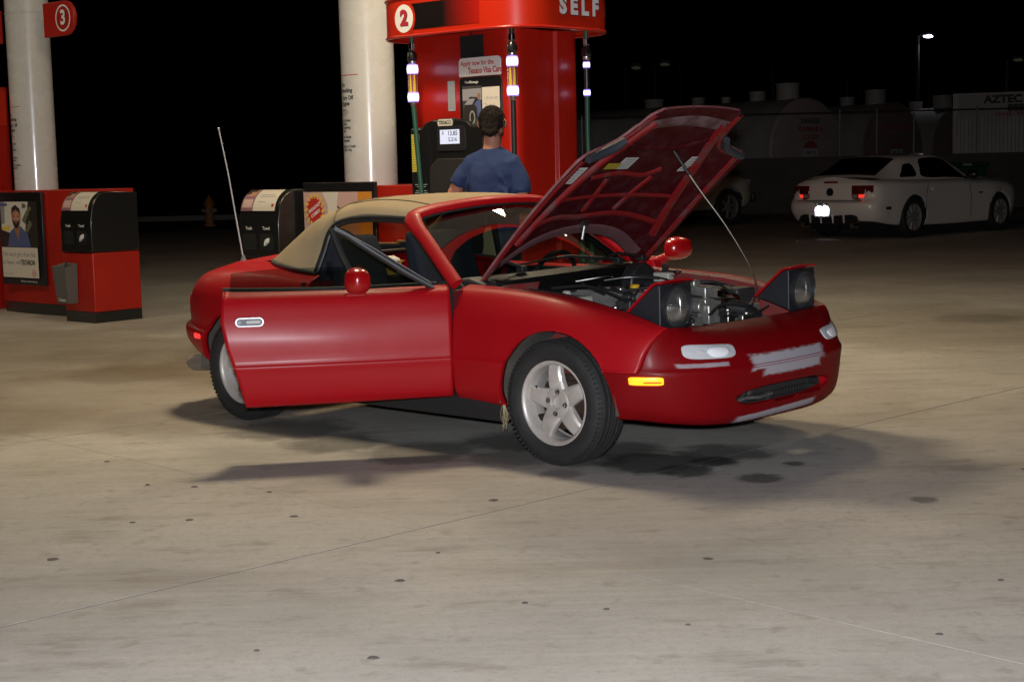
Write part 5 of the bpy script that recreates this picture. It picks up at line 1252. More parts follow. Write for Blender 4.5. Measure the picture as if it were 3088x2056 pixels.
b = B(); lettering_on(b, '2', .145, lambda u, v: on_val(U2+u, cz_+v, .0076), .05); b.obj('number', mat('number red', (.42, .02, .04), .5), pump, flat=True)
USELF = 1.435
for k, ch in enumerate('SELF SERVE'):
    if k in (0, 5): b = B(); b2 = B()
    if ch == ' ': continue
    lettering_on(b, ch, .155, lambda u, v, k=k: on_val(USELF+k*.118+u, 2.432+v, .006), .055, sx=1.02)
    lettering_on(b2, ch, .155, lambda u, v, k=k: on_val(USELF+.008+k*.118+u, 2.426+v, .0045), .055, sx=1.02)
    if k in (3, 9): b.obj('valance_lettering', mat('letter silver', (.66, .68, .72), .4), pump, flat=True); b2.obj('letter_shadow', BPRINT, pump, flat=True)
# hoses with reflective bands; the flash they throw back is put in as emission
GRH = mat('green hose', (.02, .085, .05), .45); BKH = mat('black hose', (.014, .014, .014), .5)
BAND = mat('reflective band glow', (.9, .9, 1), .3, emit=((.82, .76, 1.0), 2.0)); HALO = mat('violet bloom', (.4, .3, .8), .3, emit=((.35, .22, 1.0), .9))
ADY = mat('ad yellow', (.72, .50, .05), .5); ADP = mat('ad plum', (.22, .03, .06), .5)
def hose(x, y, hm, lower, z_sh=0, nm='hose', k_=1.0):
    h = grp(nm, pump, (x, y, 0))
    b = B(); b.cyl((0, 0, 2.34), (0, 0, 2.235), .018, n=14); b.obj('hose_top', hm, h)
    b = B(); b.lathe([(.018, 2.245), (.024, 2.24), (.024, 2.20), (.019, 2.195), (.019, 2.185)], n=20); b.obj('collar', CHROME, h)
    b = B(); b.lathe([(.019, 2.19), (.036, 2.165), (.038, 2.13), (.028, 2.115)], n=20); b.obj('breakaway', SBLK, h)
    b = B(); b.lathe([(.028, 2.125), (.029, 2.10), (.024, 2.09)], n=20); b.obj('collar', STEEL, h)
    for z in (2.058, 1.862):
        b = B(); b.lathe([(.030*k_, z-.028*k_), (.039*k_, z-.022*k_), (.041*k_, z), (.039*k_, z+.022*k_), (.030*k_, z+.028*k_)], n=24); b.obj('reflective_band', BAND, h)
        b = B()
        for dz in (-.031, .031): b.lathe([(.036*k_, z+dz*k_-.004), (.041*k_, z+dz*k_), (.036*k_, z+dz*k_+.004)], n=24)
        b.obj('bloom_ring', HALO, h)  # camera bloom round the bands, built as glowing violet rings
    b = B(); b.lathe([(.034*k_, 1.88), (.034*k_, 2.04)], n=32); b.obj('ad_sleeve', ADY if k_ == 1 else SBLK, h)
    if k_ < 1:
        pts = hermite([(0, 0, 1.85)] + lower, 8); b = B(); b.tube([tuple(p) for p in pts], .0185, 12); b.obj('hose_run', hm, h); return h
    b = B()
    for k in range(7):
        t0 = k*.9; b.grid(np.array([[(.0345*math.cos(t0+.30*q+.0), .0345*math.sin(t0+.30*q), 1.885+.15*s_) for q in np.linspace(-1, 1, 4)*(.25+.9*s_)] for s_ in np.linspace(0, 1, 5)]))
    b.obj('ad_rays', ADP, h, fix=False)
    b = B(); lettering_on(b, 'ARIZONA', .045, lambda u, v: (.0352*math.cos(-PI/2-.75+v/.034), .0352*math.sin(-PI/2-.75+v/.034), 1.962-u*.72), .03)
    lettering_on(b, 'LOTTERY', .036, lambda u, v: (.0352*math.cos(-PI/2-1.75+v/.034), .0352*math.sin(-PI/2-1.75+v/.034), 1.962-u*.72), .03)
    b.obj('ad_lettering', WPRINT, h, flat=True)
    b = B(); b.lathe([(.030, 1.835), (.024, 1.82), (.022, 1.80), (.018, 1.795)], n=20); b.obj('collar', STEEL, h)
    pts = hermite([(0, 0, 1.80)] + lower, 8)
    b = B(); b.tube([tuple(p) for p in pts], .0185, 12); b.obj('hose_run', hm, h)
    return h
hose(-.36, -.49, GRH, [(.03, -.0, 1.45), (.06, .0, 1.1), (.09, .01, .7), (.14, .05, .45), (.16, .1, .75)])
hose(.575, -.47, BKH, [(.0, .0, 1.5), (-.02, .02, 1.1), (-.06, .04, .7), (-.12, .06, .5), (-.16, .1, .75)])
hose(.60, .30, GRH, [(.0, .0, 1.5), (-.0, .02, 1.1), (-.02, .04, .6), (-.05, .02, .5), (-.07, .0, .8)], k_=.62)
b = B(); b.tube([(.10, -.36, 2.29), (.125, -.35, 2.22)], [.012, .016], 10); b.tube([(.125, -.35, 2.22), (.15, -.345, 2.16), (.16, -.34, 2.08)], [.02, .026, .022], 12); b.obj('nozzle_retractor', SBLK, pump)
b = B(); b.box((.02, -.50, .95), (.10, .10, .16)); b.tube([(.02, -.52, 1.0), (.02, -.60, 1.08), (.02, -.56, 1.18)], .015, 8); b.obj('nozzle', SBLK, pump, bevel=.01)
# vertical black louvre at the left flank
b = B(); b.box((-.505, -.2, 1.35), (.02, .22, .55)); b.obj('side_grille', SBLK, pump, bevel=.004)

# second pump at the left edge of the picture
pump_l = make_pump(7.66, 'plain red fuel pump cropped by the left edge')
b = B(); b.box((0, -.40, .9), (.72, .07, 1.5)); b.obj('dispenser_face', SBLK, pump_l, bevel=.01)
b = B(); b.box((.502, 0, 2.08), (.012, .60, .36)); b.obj('head_panel', mat('valance red', (.62, .022, .01)), pump_l, bevel=.004)
# ------------------------------------------------------------------ the man at the pump, seen from behind
man = thing('person', 'man in blue T-shirt with short dark hair, facing pump 2', 'person', (-.10, 10.30, 0), rad(-9))
SKIN = mat('skin', (.44, .21, .135), .55, noise=(6, .3, (.36, .15, .09)))
def remeshed(b, name, m, parent, vox, smooth=6, sub=0):
    o = b.obj(name, m, parent, fix=False)
    r = o.modifiers.new('remesh', 'REMESH'); r.mode = 'VOXEL'; r.voxel_size = vox; r.use_smooth_shade = True
    s_ = o.modifiers.new('smooth', 'SMOOTH'); s_.factor = .5; s_.iterations = smooth
    return o
def ring_body(rows, n=24):
    """rows: (x, y, z, rx, ry)"""
    G = np.array([[(x+rx*math.cos(t), y+ry*math.sin(t), z) for t in [2*PI*j/n for j in range(n)]] for x, y, z, rx, ry in rows])
    b = B(); k = len(b.v); b.grid(G, wrap=True); b.f.append(list(range(n))[::-1]); b.m.append(0); L_ = len(rows); b.f.append([(L_-1)*n+j for j in range(n)]); b.m.append(0); return b
# local frame: +y is where he faces, +x his right
def join(b, o): b.add(o.v, o.f); return b
body = ring_body([(0, 0, .86, .145, .105), (0, 0, .95, .155, .11), (0, .0, 1.05, .14, .10), (0, .0, 1.2, .155, .105), (0, 0, 1.32, .150, .10), (0, 0, 1.39, .125, .085), (0, -.005, 1.445, .075, .062), (0, 0, 1.49, .058, .058), (0, .008, 1.54, .054, .056), (0, .015, 1.58, .054, .060)])
head = B(); head.ball((0, .025, 1.642), (.078, .098, .102), 24, 16); head.ball((0, .065, 1.585), (.055, .055, .045), 18, 12); head.tube([(0, .115, 1.665), (0, .135, 1.635), (0, .12, 1.625)], [.010, .016, .014], 10)
for sg in (-1, 1):
    head.ball((sg*.089, .018, 1.638), (.010, .020, .030), 12, 10); head.ball((sg*.03, .104, 1.672), (.02, .012, .008), 10, 8)
head.ball((0, .118, 1.598), (.024, .012, .008), 10, 8)
join(body, head)
for sg in (-1, 1):
    body.tube([(sg*.085, 0, .90), (sg*.09, .015, .70), (sg*.095, .02, .50), (sg*.10, .0, .30), (sg*.10, -.01, .09)], [.085, .078, .055, .052, .036], 16)
    body.tube([(sg*.10, -.05, .04), (sg*.105, .06, .04), (sg*.11, .16, .025)], [.036, .042, .026], 12)
# left arm reaching forward to the pump, elbow out; right arm hanging with forearm ahead
ARM = {-1: [(-.135, -.0, 1.375), (-.205, .01, 1.30), (-.275, .03, 1.18), (-.315, .16, 1.14), (-.30, .30, 1.16)], 1: [(.135, 0, 1.375), (.178, -.01, 1.25), (.198, -.02, 1.11), (.19, .10, 1.06), (.17, .21, 1.05)]}
for sg in (-1, 1):
    A_ = ARM[sg]; body.tube(A_, [.058, .050, .042, .038, .028], 14)
    wv, pv = Vector(A_[-1]), Vector(A_[-2]); d_ = (wv-pv).normalized(); sd = d_.cross(Vector((0, 0, 1))).normalized(); up_ = sd.cross(d_)
    palm = wv+d_*.045; body.tube([wv, palm, wv+d_*.085], [.027, .036, .034], 12, flat=.55, up=up_)
    for k, l_ in enumerate((.060, .070, .066, .052)):
        r_ = wv+d_*.08+sd*(-.027+.018*k); body.tube([r_, r_+d_*l_*.45-up_*.008, r_+d_*l_*.75-up_*.026, r_+d_*l_*.85-up_*.045], [.0095, .009, .008, .007], 8)
    tb = wv+d_*.03-sd*.026*sg*-1; body.tube([tb, tb+d_*.03+sd*.022*sg, tb+d_*.06+sd*.024*sg-up_*.012], [.012, .0105, .008], 8)
remeshed(body, 'body', SKIN, man, .0085, 3)
shirt = ring_body([(0, -.0, .93, .172, .128), (0, -.002, 1.02, .165, .125), (0, -.004, 1.12, .166, .125), (0, -.006, 1.22, .170, .126), (0, -.006, 1.31, .168, .122), (0, -.004, 1.37, .150, .108), (0, -.004, 1.425, .108, .086), (0, -.004, 1.475, .074, .070)])
for sg in (-1, 1):
    A_ = ARM[sg]; s0, s1, s2 = Vector(A_[0]), Vector(A_[1]), Vector(A_[2])
    shirt.tube([(sg*.03, -.008, 1.455), (sg*.085, -.006, 1.42), (sg*.14, -.002, 1.375)], [.042, .050, .060], 14)
    shirt.tube([s0+Vector((-sg*.07, 0, .0)), s0, s0.lerp(s1, .5), s1, s1.lerp(s2, .50)], [.062, .070, .068, .068, .068], 18)
# a few soft folds across the back
for (x0, z0, x1, z1, r_) in ((.02, 1.36, .13, 1.20, .016), (.05, 1.24, .16, 1.12, .014), (-.06, 1.18, -.15, 1.05, .014), (-.02, 1.08, .10, 1.0, .012), (-.13, 1.33, -.17, 1.18, .014)):
    shirt.tube([(x0, -.118, z0), ((x0+x1)/2, -.122, (z0+z1)/2), (x1, -.105, z1)], [r_*.5, r_, r_*.5], 8)
TEE = mat('faded blue cotton', (.030, .050, .125), .9, spec=.15, noise=(4, .45, (.022, .036, .095)), bump=(26, .35, .008))
tee = remeshed(shirt, 't_shirt', TEE, man, .011, 5)
ct_ = bpy.data.textures.new('folds', 'CLOUDS'); ct_.noise_scale = .16; ct_.noise_depth = 2
dm = tee.modifiers.new('folds', 'DISPLACE'); dm.texture = ct_; dm.strength = .030; dm.mid_level = .5
jeans = B()
for sg in (-1, 1): jeans.tube([(sg*.07, 0, .96), (sg*.088, .01, .80), (sg*.093, .02, .52), (sg*.10, 0, .30), (sg*.10, -.01, .06)], [.095, .098, .075, .072, .068], 16)
join(jeans, ring_body([(0, 0, .82, .15, .115), (0, 0, .90, .165, .122), (0, 0, .98, .16, .118)]))
remeshed(jeans, 'jeans', mat('denim', (.03, .04, .07), .9), man, .013, 4)
for sg in (-1, 1):
    b = B(); b.tube([(sg*.10, -.075, .045), (sg*.105, .04, .05), (sg*.11, .175, .035)], [.043, .050, .034], 14); remeshed(b, 'shoe', mat('dark shoe', (.02, .02, .02), .6), man, .01, 3)
hair = B(); hair.ball((0, .012, 1.652), (.081, .099, .096), 28, 18)
hair.tube([(-.045, -.055, 1.60), (0, -.068, 1.575), (.045, -.055, 1.60)], [.03, .032, .03], 10); hair.tube([(-.05, -.045, 1.63), (0, -.06, 1.62), (.05, -.045, 1.63)], [.035, .038, .035], 10)
for k in range(40):
    a, e = rng.uniform(0, 2*PI), rng.uniform(.1, 1.3); c_ = (.083*math.cos(a)*math.sin(e), .012+.100*math.sin(a)*math.sin(e), 1.654+.098*math.cos(e)); hair.ball(c_, (.010, .010, .006), 6, 5)
HAIR = mat('dark brown hair', (.012, .008, .006), .85, spec=.2, noise=(60, .5, (.022, .014, .009)), bump=(140, .25, .002))
hm_ = hair.obj('hair_raw', HAIR, man, fix=False)
# keep the face clear of hair
hv = []
for v in hm_.data.vertices:
    x, y, z = v.co
    if y > .055 and z < 1.715: v.co.y = .055-(y-.055)*.1
    if z < 1.60 and y > -.02: v.co.z = 1.60+(1.60-z)*.2
hm_.name = 'hair'
r = hm_.modifiers.new('remesh', 'REMESH'); r.mode = 'VOXEL'; r.voxel_size = .006; r.use_smooth_shade = True
s_ = hm_.modifiers.new('smooth', 'SMOOTH'); s_.factor = .5; s_.iterations = 3
b = B()
for k in range(520):
    a, e = rng.uniform(0, 2*PI), math.acos(1-rng.uniform(0, 1.35))
    if math.sin(a) > .35 and e > 1.0: continue
    pts = []
    for q in range(4):
        e2 = e+q*.10; r_ = 1.012+.010*math.sin(q*1.1)
        pts.append((.088*r_*math.cos(a+q*.05*math.sin(k))*math.sin(e2), .012+.104*r_*math.sin(a+q*.05*math.sin(k))*math.sin(e2), 1.654+.100*r_*math.cos(e2)))
    b.tube(pts, [.0022, .002, .0016, .0006], 3, caps=False)
for k in range(90):
    x_ = rng.uniform(-.062, .062); z_ = 1.60-rng.uniform(0, .02); y_ = -.088+abs(x_)*.55
    b.tube([(x_, y_, z_), (x_*.97, y_+.006, z_-.018), (x_*.95, y_+.018, z_-.038)], [.002, .0018, .0006], 3, caps=False)
b.obj('hair_strands', HAIR, man, fix=False)
for sg in (-1, 1):
    b = B(); b.ball((sg*.031, .112, 1.672), (.012, .006, .006), 10, 8); b.obj('eye', mat('eye white', (.7, .68, .65), .3), man)
# ------------------------------------------------------------------ the far side of the lot
WALLM = mat('dark block wall', (.12, .105, .088), .9, noise=(1.2, .6, (.05, .045, .038)))
wall = thing('block_wall', 'long dark low block wall below the chain link fence', 'wall', (6.0, 39.6, 0))
B().box((5.5, 0, .66), (20, .2, 1.32)).obj('wall_body', WALLM, wall)
B().box((5.5, 0, 1.36), (20, .26, .08)).obj('coping', mat('wall coping', (.11, .10, .085), .9), wall)
GALV = mat('galvanised steel', (.40, .40, .39), .45, .4)
fence = thing('chain_link_fence', 'chain link fence with bright steel posts on the low block wall', 'fence', (0, 39.6, 1.40))
for x in (1.9, 5.71, 8.43, 9.37, 10.31, 11.91, 14.2):
    b = B(); b.cyl((x, 0, 0), (x, 0, 1.14), .024, n=10); b.ball((x, 0, 1.15), .03, 8, 6); b.obj('post', GALV, fence)
b = B(); b.cyl((1.2, 0, 1.10), (16, 0, 1.10), .02, n=8); b.obj('top_rail', mat('dull rail', (.06, .06, .055), .6, .4), fence)
b = B()
H_, st = 1.08, .085
x = 1.2
while x < 16:
    for sg in (1, -1):
        x0, x1 = (x, x+H_) if sg > 0 else (x+H_, x)
        q = .0021; k = len(b.v)
        b.add([(x0-q, 0, .01), (x0+q, 0, .01), (x1+q, 0, H_), (x1-q, 0, H_)], [(0, 1, 2, 3)])
    x += st
stuff(b.obj('wire_mesh', GALV, fence, fix=False))
kerb = struct(B().box((-9, 46.4, .04), (26, .5, .16)).obj('kerb', mat('kerb concrete', (.26, .24, .20), .9)))
TK = mat('tank grey', (.60, .565, .49), .6, noise=(.8, .5, (.22, .2, .17))); TKP = mat('tank end pinkish', (.66, .50, .46), .6, noise=(.9, .4, (.26, .19, .17))); TKR = mat('tank end rust red', (.36, .20, .17), .7, noise=(1.2, .5, (.15, .08, .065)))
def tank(label, c, R_, L_, ang, endm, words, logo):
    t = thing('storage_tank', label, 'tank', (c[0], c[1], 0), ang, 'storage tanks behind the fence')   # local -y looks out of the end face
    zc = R_+.0
    b = B(); b.lathe([(R_, 0), (R_, L_)], (0, 0, zc), (0, 1, 0), 56); b.obj('shell', TK, t)
    b = B(); b.lathe([(R_, 0), (R_*.97, -.05), (R_*.7, -.12), (R_*.35, -.16), (.001, -.17)], (0, 0, zc), (0, 1, 0), 56); b.obj('end_cap', endm, t)
    b = B(); b.lathe([(R_+.012, -.02), (R_+.02, 0), (R_+.012, .02)], (0, 0, zc), (0, 1, 0), 56); b.obj('end_seam', TK, t)
    for k, (y, r_, h_) in enumerate(((.7, .34, .42), (1.9, .24, .24), (3.2, .14, .14), (4.4, .20, .18), (6.4, .30, .22))):
        b = B(); b.lathe([(r_, -.1), (r_, h_), (r_*1.08, h_), (r_*1.08, h_+.05), (.001, h_+.06)], (0, y, 2*R_-.02), (0, 0, 1), 20); b.obj('hatch', TK, t)
    for vy, vh in ((1.3, 1.0), (5.2, 1.3)): B().cyl((0, vy, 2*R_-.02), (0, vy, 2*R_+vh), .018).obj('vent_pipe', mat('dull rail', (.06, .06, .055)), t)
    b = B()
    for y in (1.2, L_-1.2): b.box((0, y, .3), (R_*1.5, .3, .7))
    b.obj('saddle', mat('old concrete', (.2, .19, .17), .9), t)
    for (s_, z, h_, m_) in words:
        b = B(); lettering(b, s_, h_, (0, -.182, z), (1, 0, 0), (0, 0, 1), .04); b.obj('end_lettering', m_, t, flat=True)
    b = B(); k_ = logo
    b.prism([(.30*math.cos(a), .22*math.sin(a)) for a in np.linspace(0, PI, 18)], -.184, -.182, (0, 0, k_), (1, 0, 0), (0, 0, 1), (0, 1, 0)); b.obj('logo_top', RPRINT, t, flat=True)
    b = B(); b.prism([(-.31, -.02), (.31, -.02), (.31, -.24), (-.31, -.24)], -.184, -.182, (0, 0, k_), (1, 0, 0), (0, 0, 1), (0, 1, 0)); b.obj('logo_band', WPRINT, t, flat=True)
    b = B(); b.prism([(.30*math.cos(a), -.26+.22*math.sin(a)) for a in np.linspace(PI, 2*PI, 18)], -.184, -.182, (0, 0, k_), (1, 0, 0), (0, 0, 1), (0, 1, 0)); b.obj('logo_base', RPRINT, t, flat=True)
    b = B(); lettering(b, 'OIL CO', .13, (0, -.186, k_-.13), (1, 0, 0), (0, 0, 1), .04); b.obj('logo_lettering', mat('dark green print', (.03, .07, .05), .6), t, flat=True)
    b = B()
    lettering_on(b, 'NO SMOKING', .20, lambda u, v: (R_*math.cos(.15+(v)/R_)+.012, 3.6-u*-1, zc+R_*math.sin(.15+v/R_)), .03); b.obj('side_lettering', mat('dark green print', (.03, .07, .05)), t, flat=True)
    return t
DGP = mat('dark green print', (.03, .07, .05), .6)
tank('nearest grey storage tank, pale pinkish end with white banded logo', (8.72, 45.6), 1.56, 10, rad(38), TKP, [('DANGER', 2.44, .20, DGP), ('FLAMMABLE', 2.21, .20, RPRINT), ('LIQUIDS', 1.98, .20, RPRINT)], 1.66)
tank('middle storage tank with dull brown red end beside the fence posts', (12.7, 51.5), 1.56, 9, rad(38), TKR, [('FLAMMABLE', 2.30, .22, RPRINT)], 1.62)
tank('farthest storage tank, partly hidden behind the white container', (16.6, 57.5), 1.56, 9, rad(38), TKR, [('FLAMMABLE', 2.30, .22, RPRINT)], 1.62)
# shipping container
ct = thing('shipping_container', 'white corrugated shipping container lettered AZTEC CONTAINER at right edge', 'container', (11.98, 42.0, 0), rad(-17))
CW = mat('container white', (.66, .63, .55), .6, noise=(1.1, .5, (.28, .26, .22)))
L_ = 6.06; pts = []
n_ = 0; x = .12
while x < L_-.12:
    pts += [(x, .04), (x+.07, .04), (x+.10, 0), (x+.17, 0)]; x += .20
b = B(); b.grid(np.array([[(p[0], p[1], z) for p in pts] for z in (.42, 2.86)])); b.obj('corrugated_side', CW, ct, sharp=20)
b = B(); b.box((L_/2, 1.25, 1.62), (L_, 2.34, 2.6)); b.obj('box_body', CW, ct)
b = B(); b.box((L_/2, .02, 2.93), (L_, .12, .12)); b.box((L_/2, .02, .36), (L_, .12, .14)); b.box((.06, .02, 1.65), (.12, .12, 2.5)); b.obj('corner_frame', CW, ct, bevel=.01)
b = B(); b.box((2.3, -.03, 2.66), (4.3, .03, .60)); b.obj('name_board', mat('board white', (.44, .42, .36), .6), ct)
b = B(); lettering(b, 'AZTEC CONTAINER', .27, (.80, -.048, 2.80), (1, 0, 0), (0, 0, 1), .05, 'LEFT', sx=1.15); b.obj('name_lettering', BPRINT, ct, flat=True)
b = B(); lettering(b, '888-624-8645', .25, (1.40, -.048, 2.57), (1, 0, 0), (0, 0, 1), .05, 'LEFT', sx=1.1); b.obj('number_lettering', BPRINT, ct, flat=True)
b = B(); lettering(b, 'SALES   RENTALS', .13, (1.1, -.048, 2.42), (1, 0, 0), (0, 0, 1), .03, 'LEFT', sx=1.2); b.obj('small_lettering', RPRINT, ct, flat=True)
# street lamp and dim poles
def pole(label, x, y, h, lit):
    t = thing('street_lamp', label, 'street lamp', (x, y, 0), 0, 'lamp posts beyond the lot')
    b = B(); b.tube([(0, 0, 0), (0, 0, h*.5), (0, 0, h)], [.10, .085, .065], 12); b.obj('pole', mat('pole paint', (.035, .028, .018), .8), t)
    b = B(); b.tube([(0, 0, h-.05), (.2, 0, h+.05), (.36, 0, h+.08)], .03, 8); b.obj('arm', mat('pole paint', (.035, .028, .018)), t)
    b = B(); b.prism([(.18, h+.0), (.62, h-.06), (.64, h+.02), (.52, h+.13), (.26, h+.15)], -.14, .14, (0, 0, 0), (1, 0, 0), (0, 0, 1)); b.obj('lamp_head', mat('lamp head', (.06, .06, .06), .6), t, bevel=.02)
    b = B(); b.ball((.40, -.03, h-.03), (.20, .14, .075), 16, 10); b.obj('lamp_bowl', mat('lamp bowl lit', (.9, .9, 1), .3, emit=((.74, .70, 1.0), 7)) if lit else mat('lamp bowl dim', (.12, .12, .11), .4, emit=((.8, .7, .5), .02)), t)
    if lit:
        l = bpy.data.lights.new('street_light', 'AREA'); l.size = .3; l.energy = 8; l.color = (.9, .9, 1)
        o = bpy.data.objects.new('street_light', l); COL.objects.link(o); o.parent = t; o.location = (.4, -.05, h-.3)
    return t
pole('lit street lamp with bright white head against the black sky', 15.75, 60, 5.92, True)
pole('unlit lamp post above the left end of the tanks', 4.6, 60, 5.0, False)
pole('unlit lamp post above the nearest tank', 5.7, 60, 5.1, False)
pole('unlit lamp post above the white container', 19.2, 60, 4.95, False)
# green bin by the wall
gb = thing('recycling_bin', 'dark green wheeled bin by the wall behind the white coupe', 'bin', (10.95, 37.6, 0), rad(8))
GRN = mat('green plastic', (.012, .075, .028), .5)
b = B(); b.prism([(-.42, .12), (.42, .12), (.50, 1.08), (-.50, 1.08)], -.36, .36, (0, 0, 0), (1, 0, 0), (0, 0, 1)); b.obj('bin_body', GRN, gb, bevel=.03)
b = B(); b.prism([(-.42, 1.08), (.42, 1.08), (.40, 1.18), (-.40, 1.18)], -.54, .54, (0, 0, 0), (0, 1, 0), (0, 0, 1), (1, 0, 0)); b.obj('lid', GRN, gb, bevel=.03)
b = B(); b.box((-.05, -.40, 1.13), (.22, .05, .06)); b.obj('bin_label', mat('bin label', (.3, .33, .3), .6), gb)
for sx in (-1, 1):
    b = B(); b.lathe([(.02, -.05), (.12, -.05), (.12, .05), (.02, .05)], (sx*.36, .36, .12), (1, 0, 0), 20); b.obj('bin_wheel', RUB, gb)
# fire hydrant far left
hy = thing('fire_hydrant', 'small orange fire hydrant far off in the dark at left', 'hydrant', (-7.72, 40.1, 0))
HYM = mat('hydrant orange', (.40, .16, .03), .6)
b = B(); b.lathe([(.16, 0), (.16, .05), (.115, .06), (.11, .52), (.15, .53), (.15, .57), (.12, .60), (.10, .68), (.05, .74), (.03, .745), (.03, .79), (.001, .79)], n=20); b.obj('barrel', HYM, hy)
for d in ((1, 0, 0), (-1, 0, 0), (0, -1, 0)):
    b = B(); b.lathe([(.06, .09), (.06, .17), (.05, .19), (.02, .19), (.02, .21), (.001, .21)], (0, 0, .40), d, 14); b.obj('nozzle_cap', mat('hydrant cap', (.25, .22, .15), .5), hy)
# painted bay lines
for k in range(4):
    o = struct(B().box((7.6+k*2.75, 24.4-k*.4, -.024), (.10, 5.4, .004)).obj('bay_line', mat('worn line paint', (.22, .21, .19), .9, noise=(6, .8, (.10, .092, .08))))); o.rotation_euler = (0, 0, 0)
    o.data = o.data
    m4 = Matrix.Translation((8.3+k*2.1, 25.0-k*1.9, -.024)) @ Matrix.Rotation(rad(-47), 4, 'Z') @ Matrix.Translation((-(7.6+k*2.75), -(24.4-k*.4), .024)); o.matrix_world = m4

# ------------------------------------------------------------------ generic car shell builder for the parked cars
def shell_grid(K, ss, ts):
    rows = [mirror(np.array(r, float)) for r in K[::-1][:-1]] + [np.array(r, float) for r in K]
    return net(rows, ss[::-1]+ss, ts)
def parked_wheel(parent, x, y, r_, wd, sg, spokes, rimm):
    g = grp('wheel', parent, (x, y, r_))
    b = B(); h = wd/2; b.lathe([(r_*.66, -h), (r_*.9, -h-.004), (r_, -h+.03), (r_, h-.03), (r_*.9, h+.004), (r_*.66, h)], axis=(0, 1, 0), n=40); b.obj('tyre', TYRE, g)
    b = B(); b.lathe([(r_*.60, -h+.02), (r_*.69, -h), (r_*.63, -h+.02), (r_*.60, 0), (r_*.63, h-.02), (r_*.69, h+.006), (r_*.66, h+.008), (r_*.61, h-.03)], axis=(0, 1, 0), n=40)
    b.lathe([(.001, sg*(h-.02)), (.06, sg*(h-.02)), (.07, sg*(h-.05))], axis=(0, 1, 0), n=20)
    for k in range(spokes):
        a = rad(20)+2*PI*k/spokes; R_, T_ = Vector((math.cos(a), 0, math.sin(a))), Vector((-math.sin(a), 0, math.cos(a)))
        sec = [[tuple(R_*q+T_*t+Vector((0, sg*(h-.03+y_), 0))) for t, y_ in ((-w_, -.03), (-w_*.6, .012), (w_*.6, .012), (w_, -.03))] for q, w_ in ((.05, .04), (r_*.35, .032), (r_*.63, .026))]
        b.grid(np.array(sec), wrap=True)
    b.obj('rim', rimm, g)
    b = B(); b.lathe([(.001, 0), (r_*.6, 0), (r_*.6, -.02*sg)], axis=(0, 1, 0), n=24); b.obj('brake_disc', mat('dark disc', (.02, .02, .02), .6, .5), g)
    return g

# white coupe
WP = mat('white car paint', (.82, .77, .71), .28, coat=1, coat_rough=.05)
DG = mat('black tinted glass', (.004, .004, .004), .06, spec=.5)
cp = thing('white_coupe', 'white fastback coupe seen from behind with lit number plate', 'car', (6.17, 26.72, 0), rad(42))
MK = [
 [(3.55,0,.22),(3.62,0,.32),(3.64,0,.50),(3.64,0,.62),(3.62,0,.74),(3.55,0,.83),(3.40,0,.87)],
 [(3.38,.70,.22),(3.44,.74,.32),(3.46,.77,.50),(3.46,.77,.62),(3.44,.76,.74),(3.38,.71,.83),(3.26,.60,.885)],
 [(2.72,.89,.20),(2.72,.92,.32),(2.72,.94,.50),(2.72,.945,.64),(2.72,.925,.76),(2.72,.865,.87),(2.72,.72,.935)],
 [(1.9,.885,.19),(1.9,.91,.32),(1.9,.925,.50),(1.9,.93,.64),(1.9,.92,.76),(1.9,.885,.885),(1.9,.79,.95)],
 [(1.0,.885,.19),(1.0,.90,.32),(1.0,.912,.50),(1.0,.918,.64),(1.0,.912,.76),(1.0,.89,.89),(1.0,.81,.955)],
 [(.45,.89,.20),(.45,.91,.32),(.45,.925,.50),(.45,.932,.64),(.45,.92,.77),(.45,.895,.90),(.45,.80,.965)],
 [(0,.90,.21),(0,.925,.33),(0,.948,.50),(0,.955,.64),(0,.938,.78),(0,.90,.915),(0,.775,.985)],
 [(-.55,.865,.24),(-.55,.905,.34),(-.55,.935,.50),(-.55,.94,.63),(-.55,.925,.78),(-.55,.88,.925),(-.55,.76,.995)],
 [(-.95,.76,.30),(-.99,.81,.38),(-1.03,.84,.50),(-1.02,.845,.61),(-.97,.83,.70),(-.94,.80,.90),(-.88,.70,.985)],
 [(-1.06,.45,.31),(-1.11,.48,.39),(-1.16,.50,.50),(-1.15,.50,.615),(-1.07,.50,.65),(-1.04,.50,.91),(-.97,.45,1.005)],
 [(-1.09,0,.31),(-1.14,0,.39),(-1.19,0,.50),(-1.18,0,.615),(-1.10,0,.65),(-1.06,0,.915),(-.99,0,1.015)]]
ssb = [10, 16, 14, 14, 10, 12, 14, 12, 10, 8]
CG = shell_grid(MK, ssb, [4, 8, 6, 6, 6, 5])
cum = [0]+list(np.cumsum(ssb)); NM = len(ssb)
# K order in the shell: tail centre -> right side -> nose -> left -> tail centre
def arch2(G):
    P = G.reshape(-1, 3).copy(); n, m = G.shape[:2]
    ins = np.zeros(n*m, bool)
    for cx in (0, 2.72):
        d = np.hypot(P[:, 0]-cx, P[:, 2]-.34); i_ = (d < .385) & (np.abs(P[:, 1]) > .5)
        ins |= i_; k = .385/np.maximum(d, .01)
        P[i_, 0] = cx+(P[i_, 0]-cx)*k[i_]; P[i_, 2] = np.maximum(.34+(P[i_, 2]-.34)*k[i_], .18)
    F = []
    for i in range(n-1):
        for j in range(m-1):
            q = [i*m+j, i*m+j+1, (i+1)*m+j+1, (i+1)*m+j]
            if not all(ins[x] for x in q): F.append(q)
    return P, F
V, F = arch2(CG); b = B(); b.add(V, F); b.obj('body', WP, cp, sharp=45, solid=.01)
topR = CG[:, -1]
nn_ = CG.shape[0]; mid = (nn_-1)//2
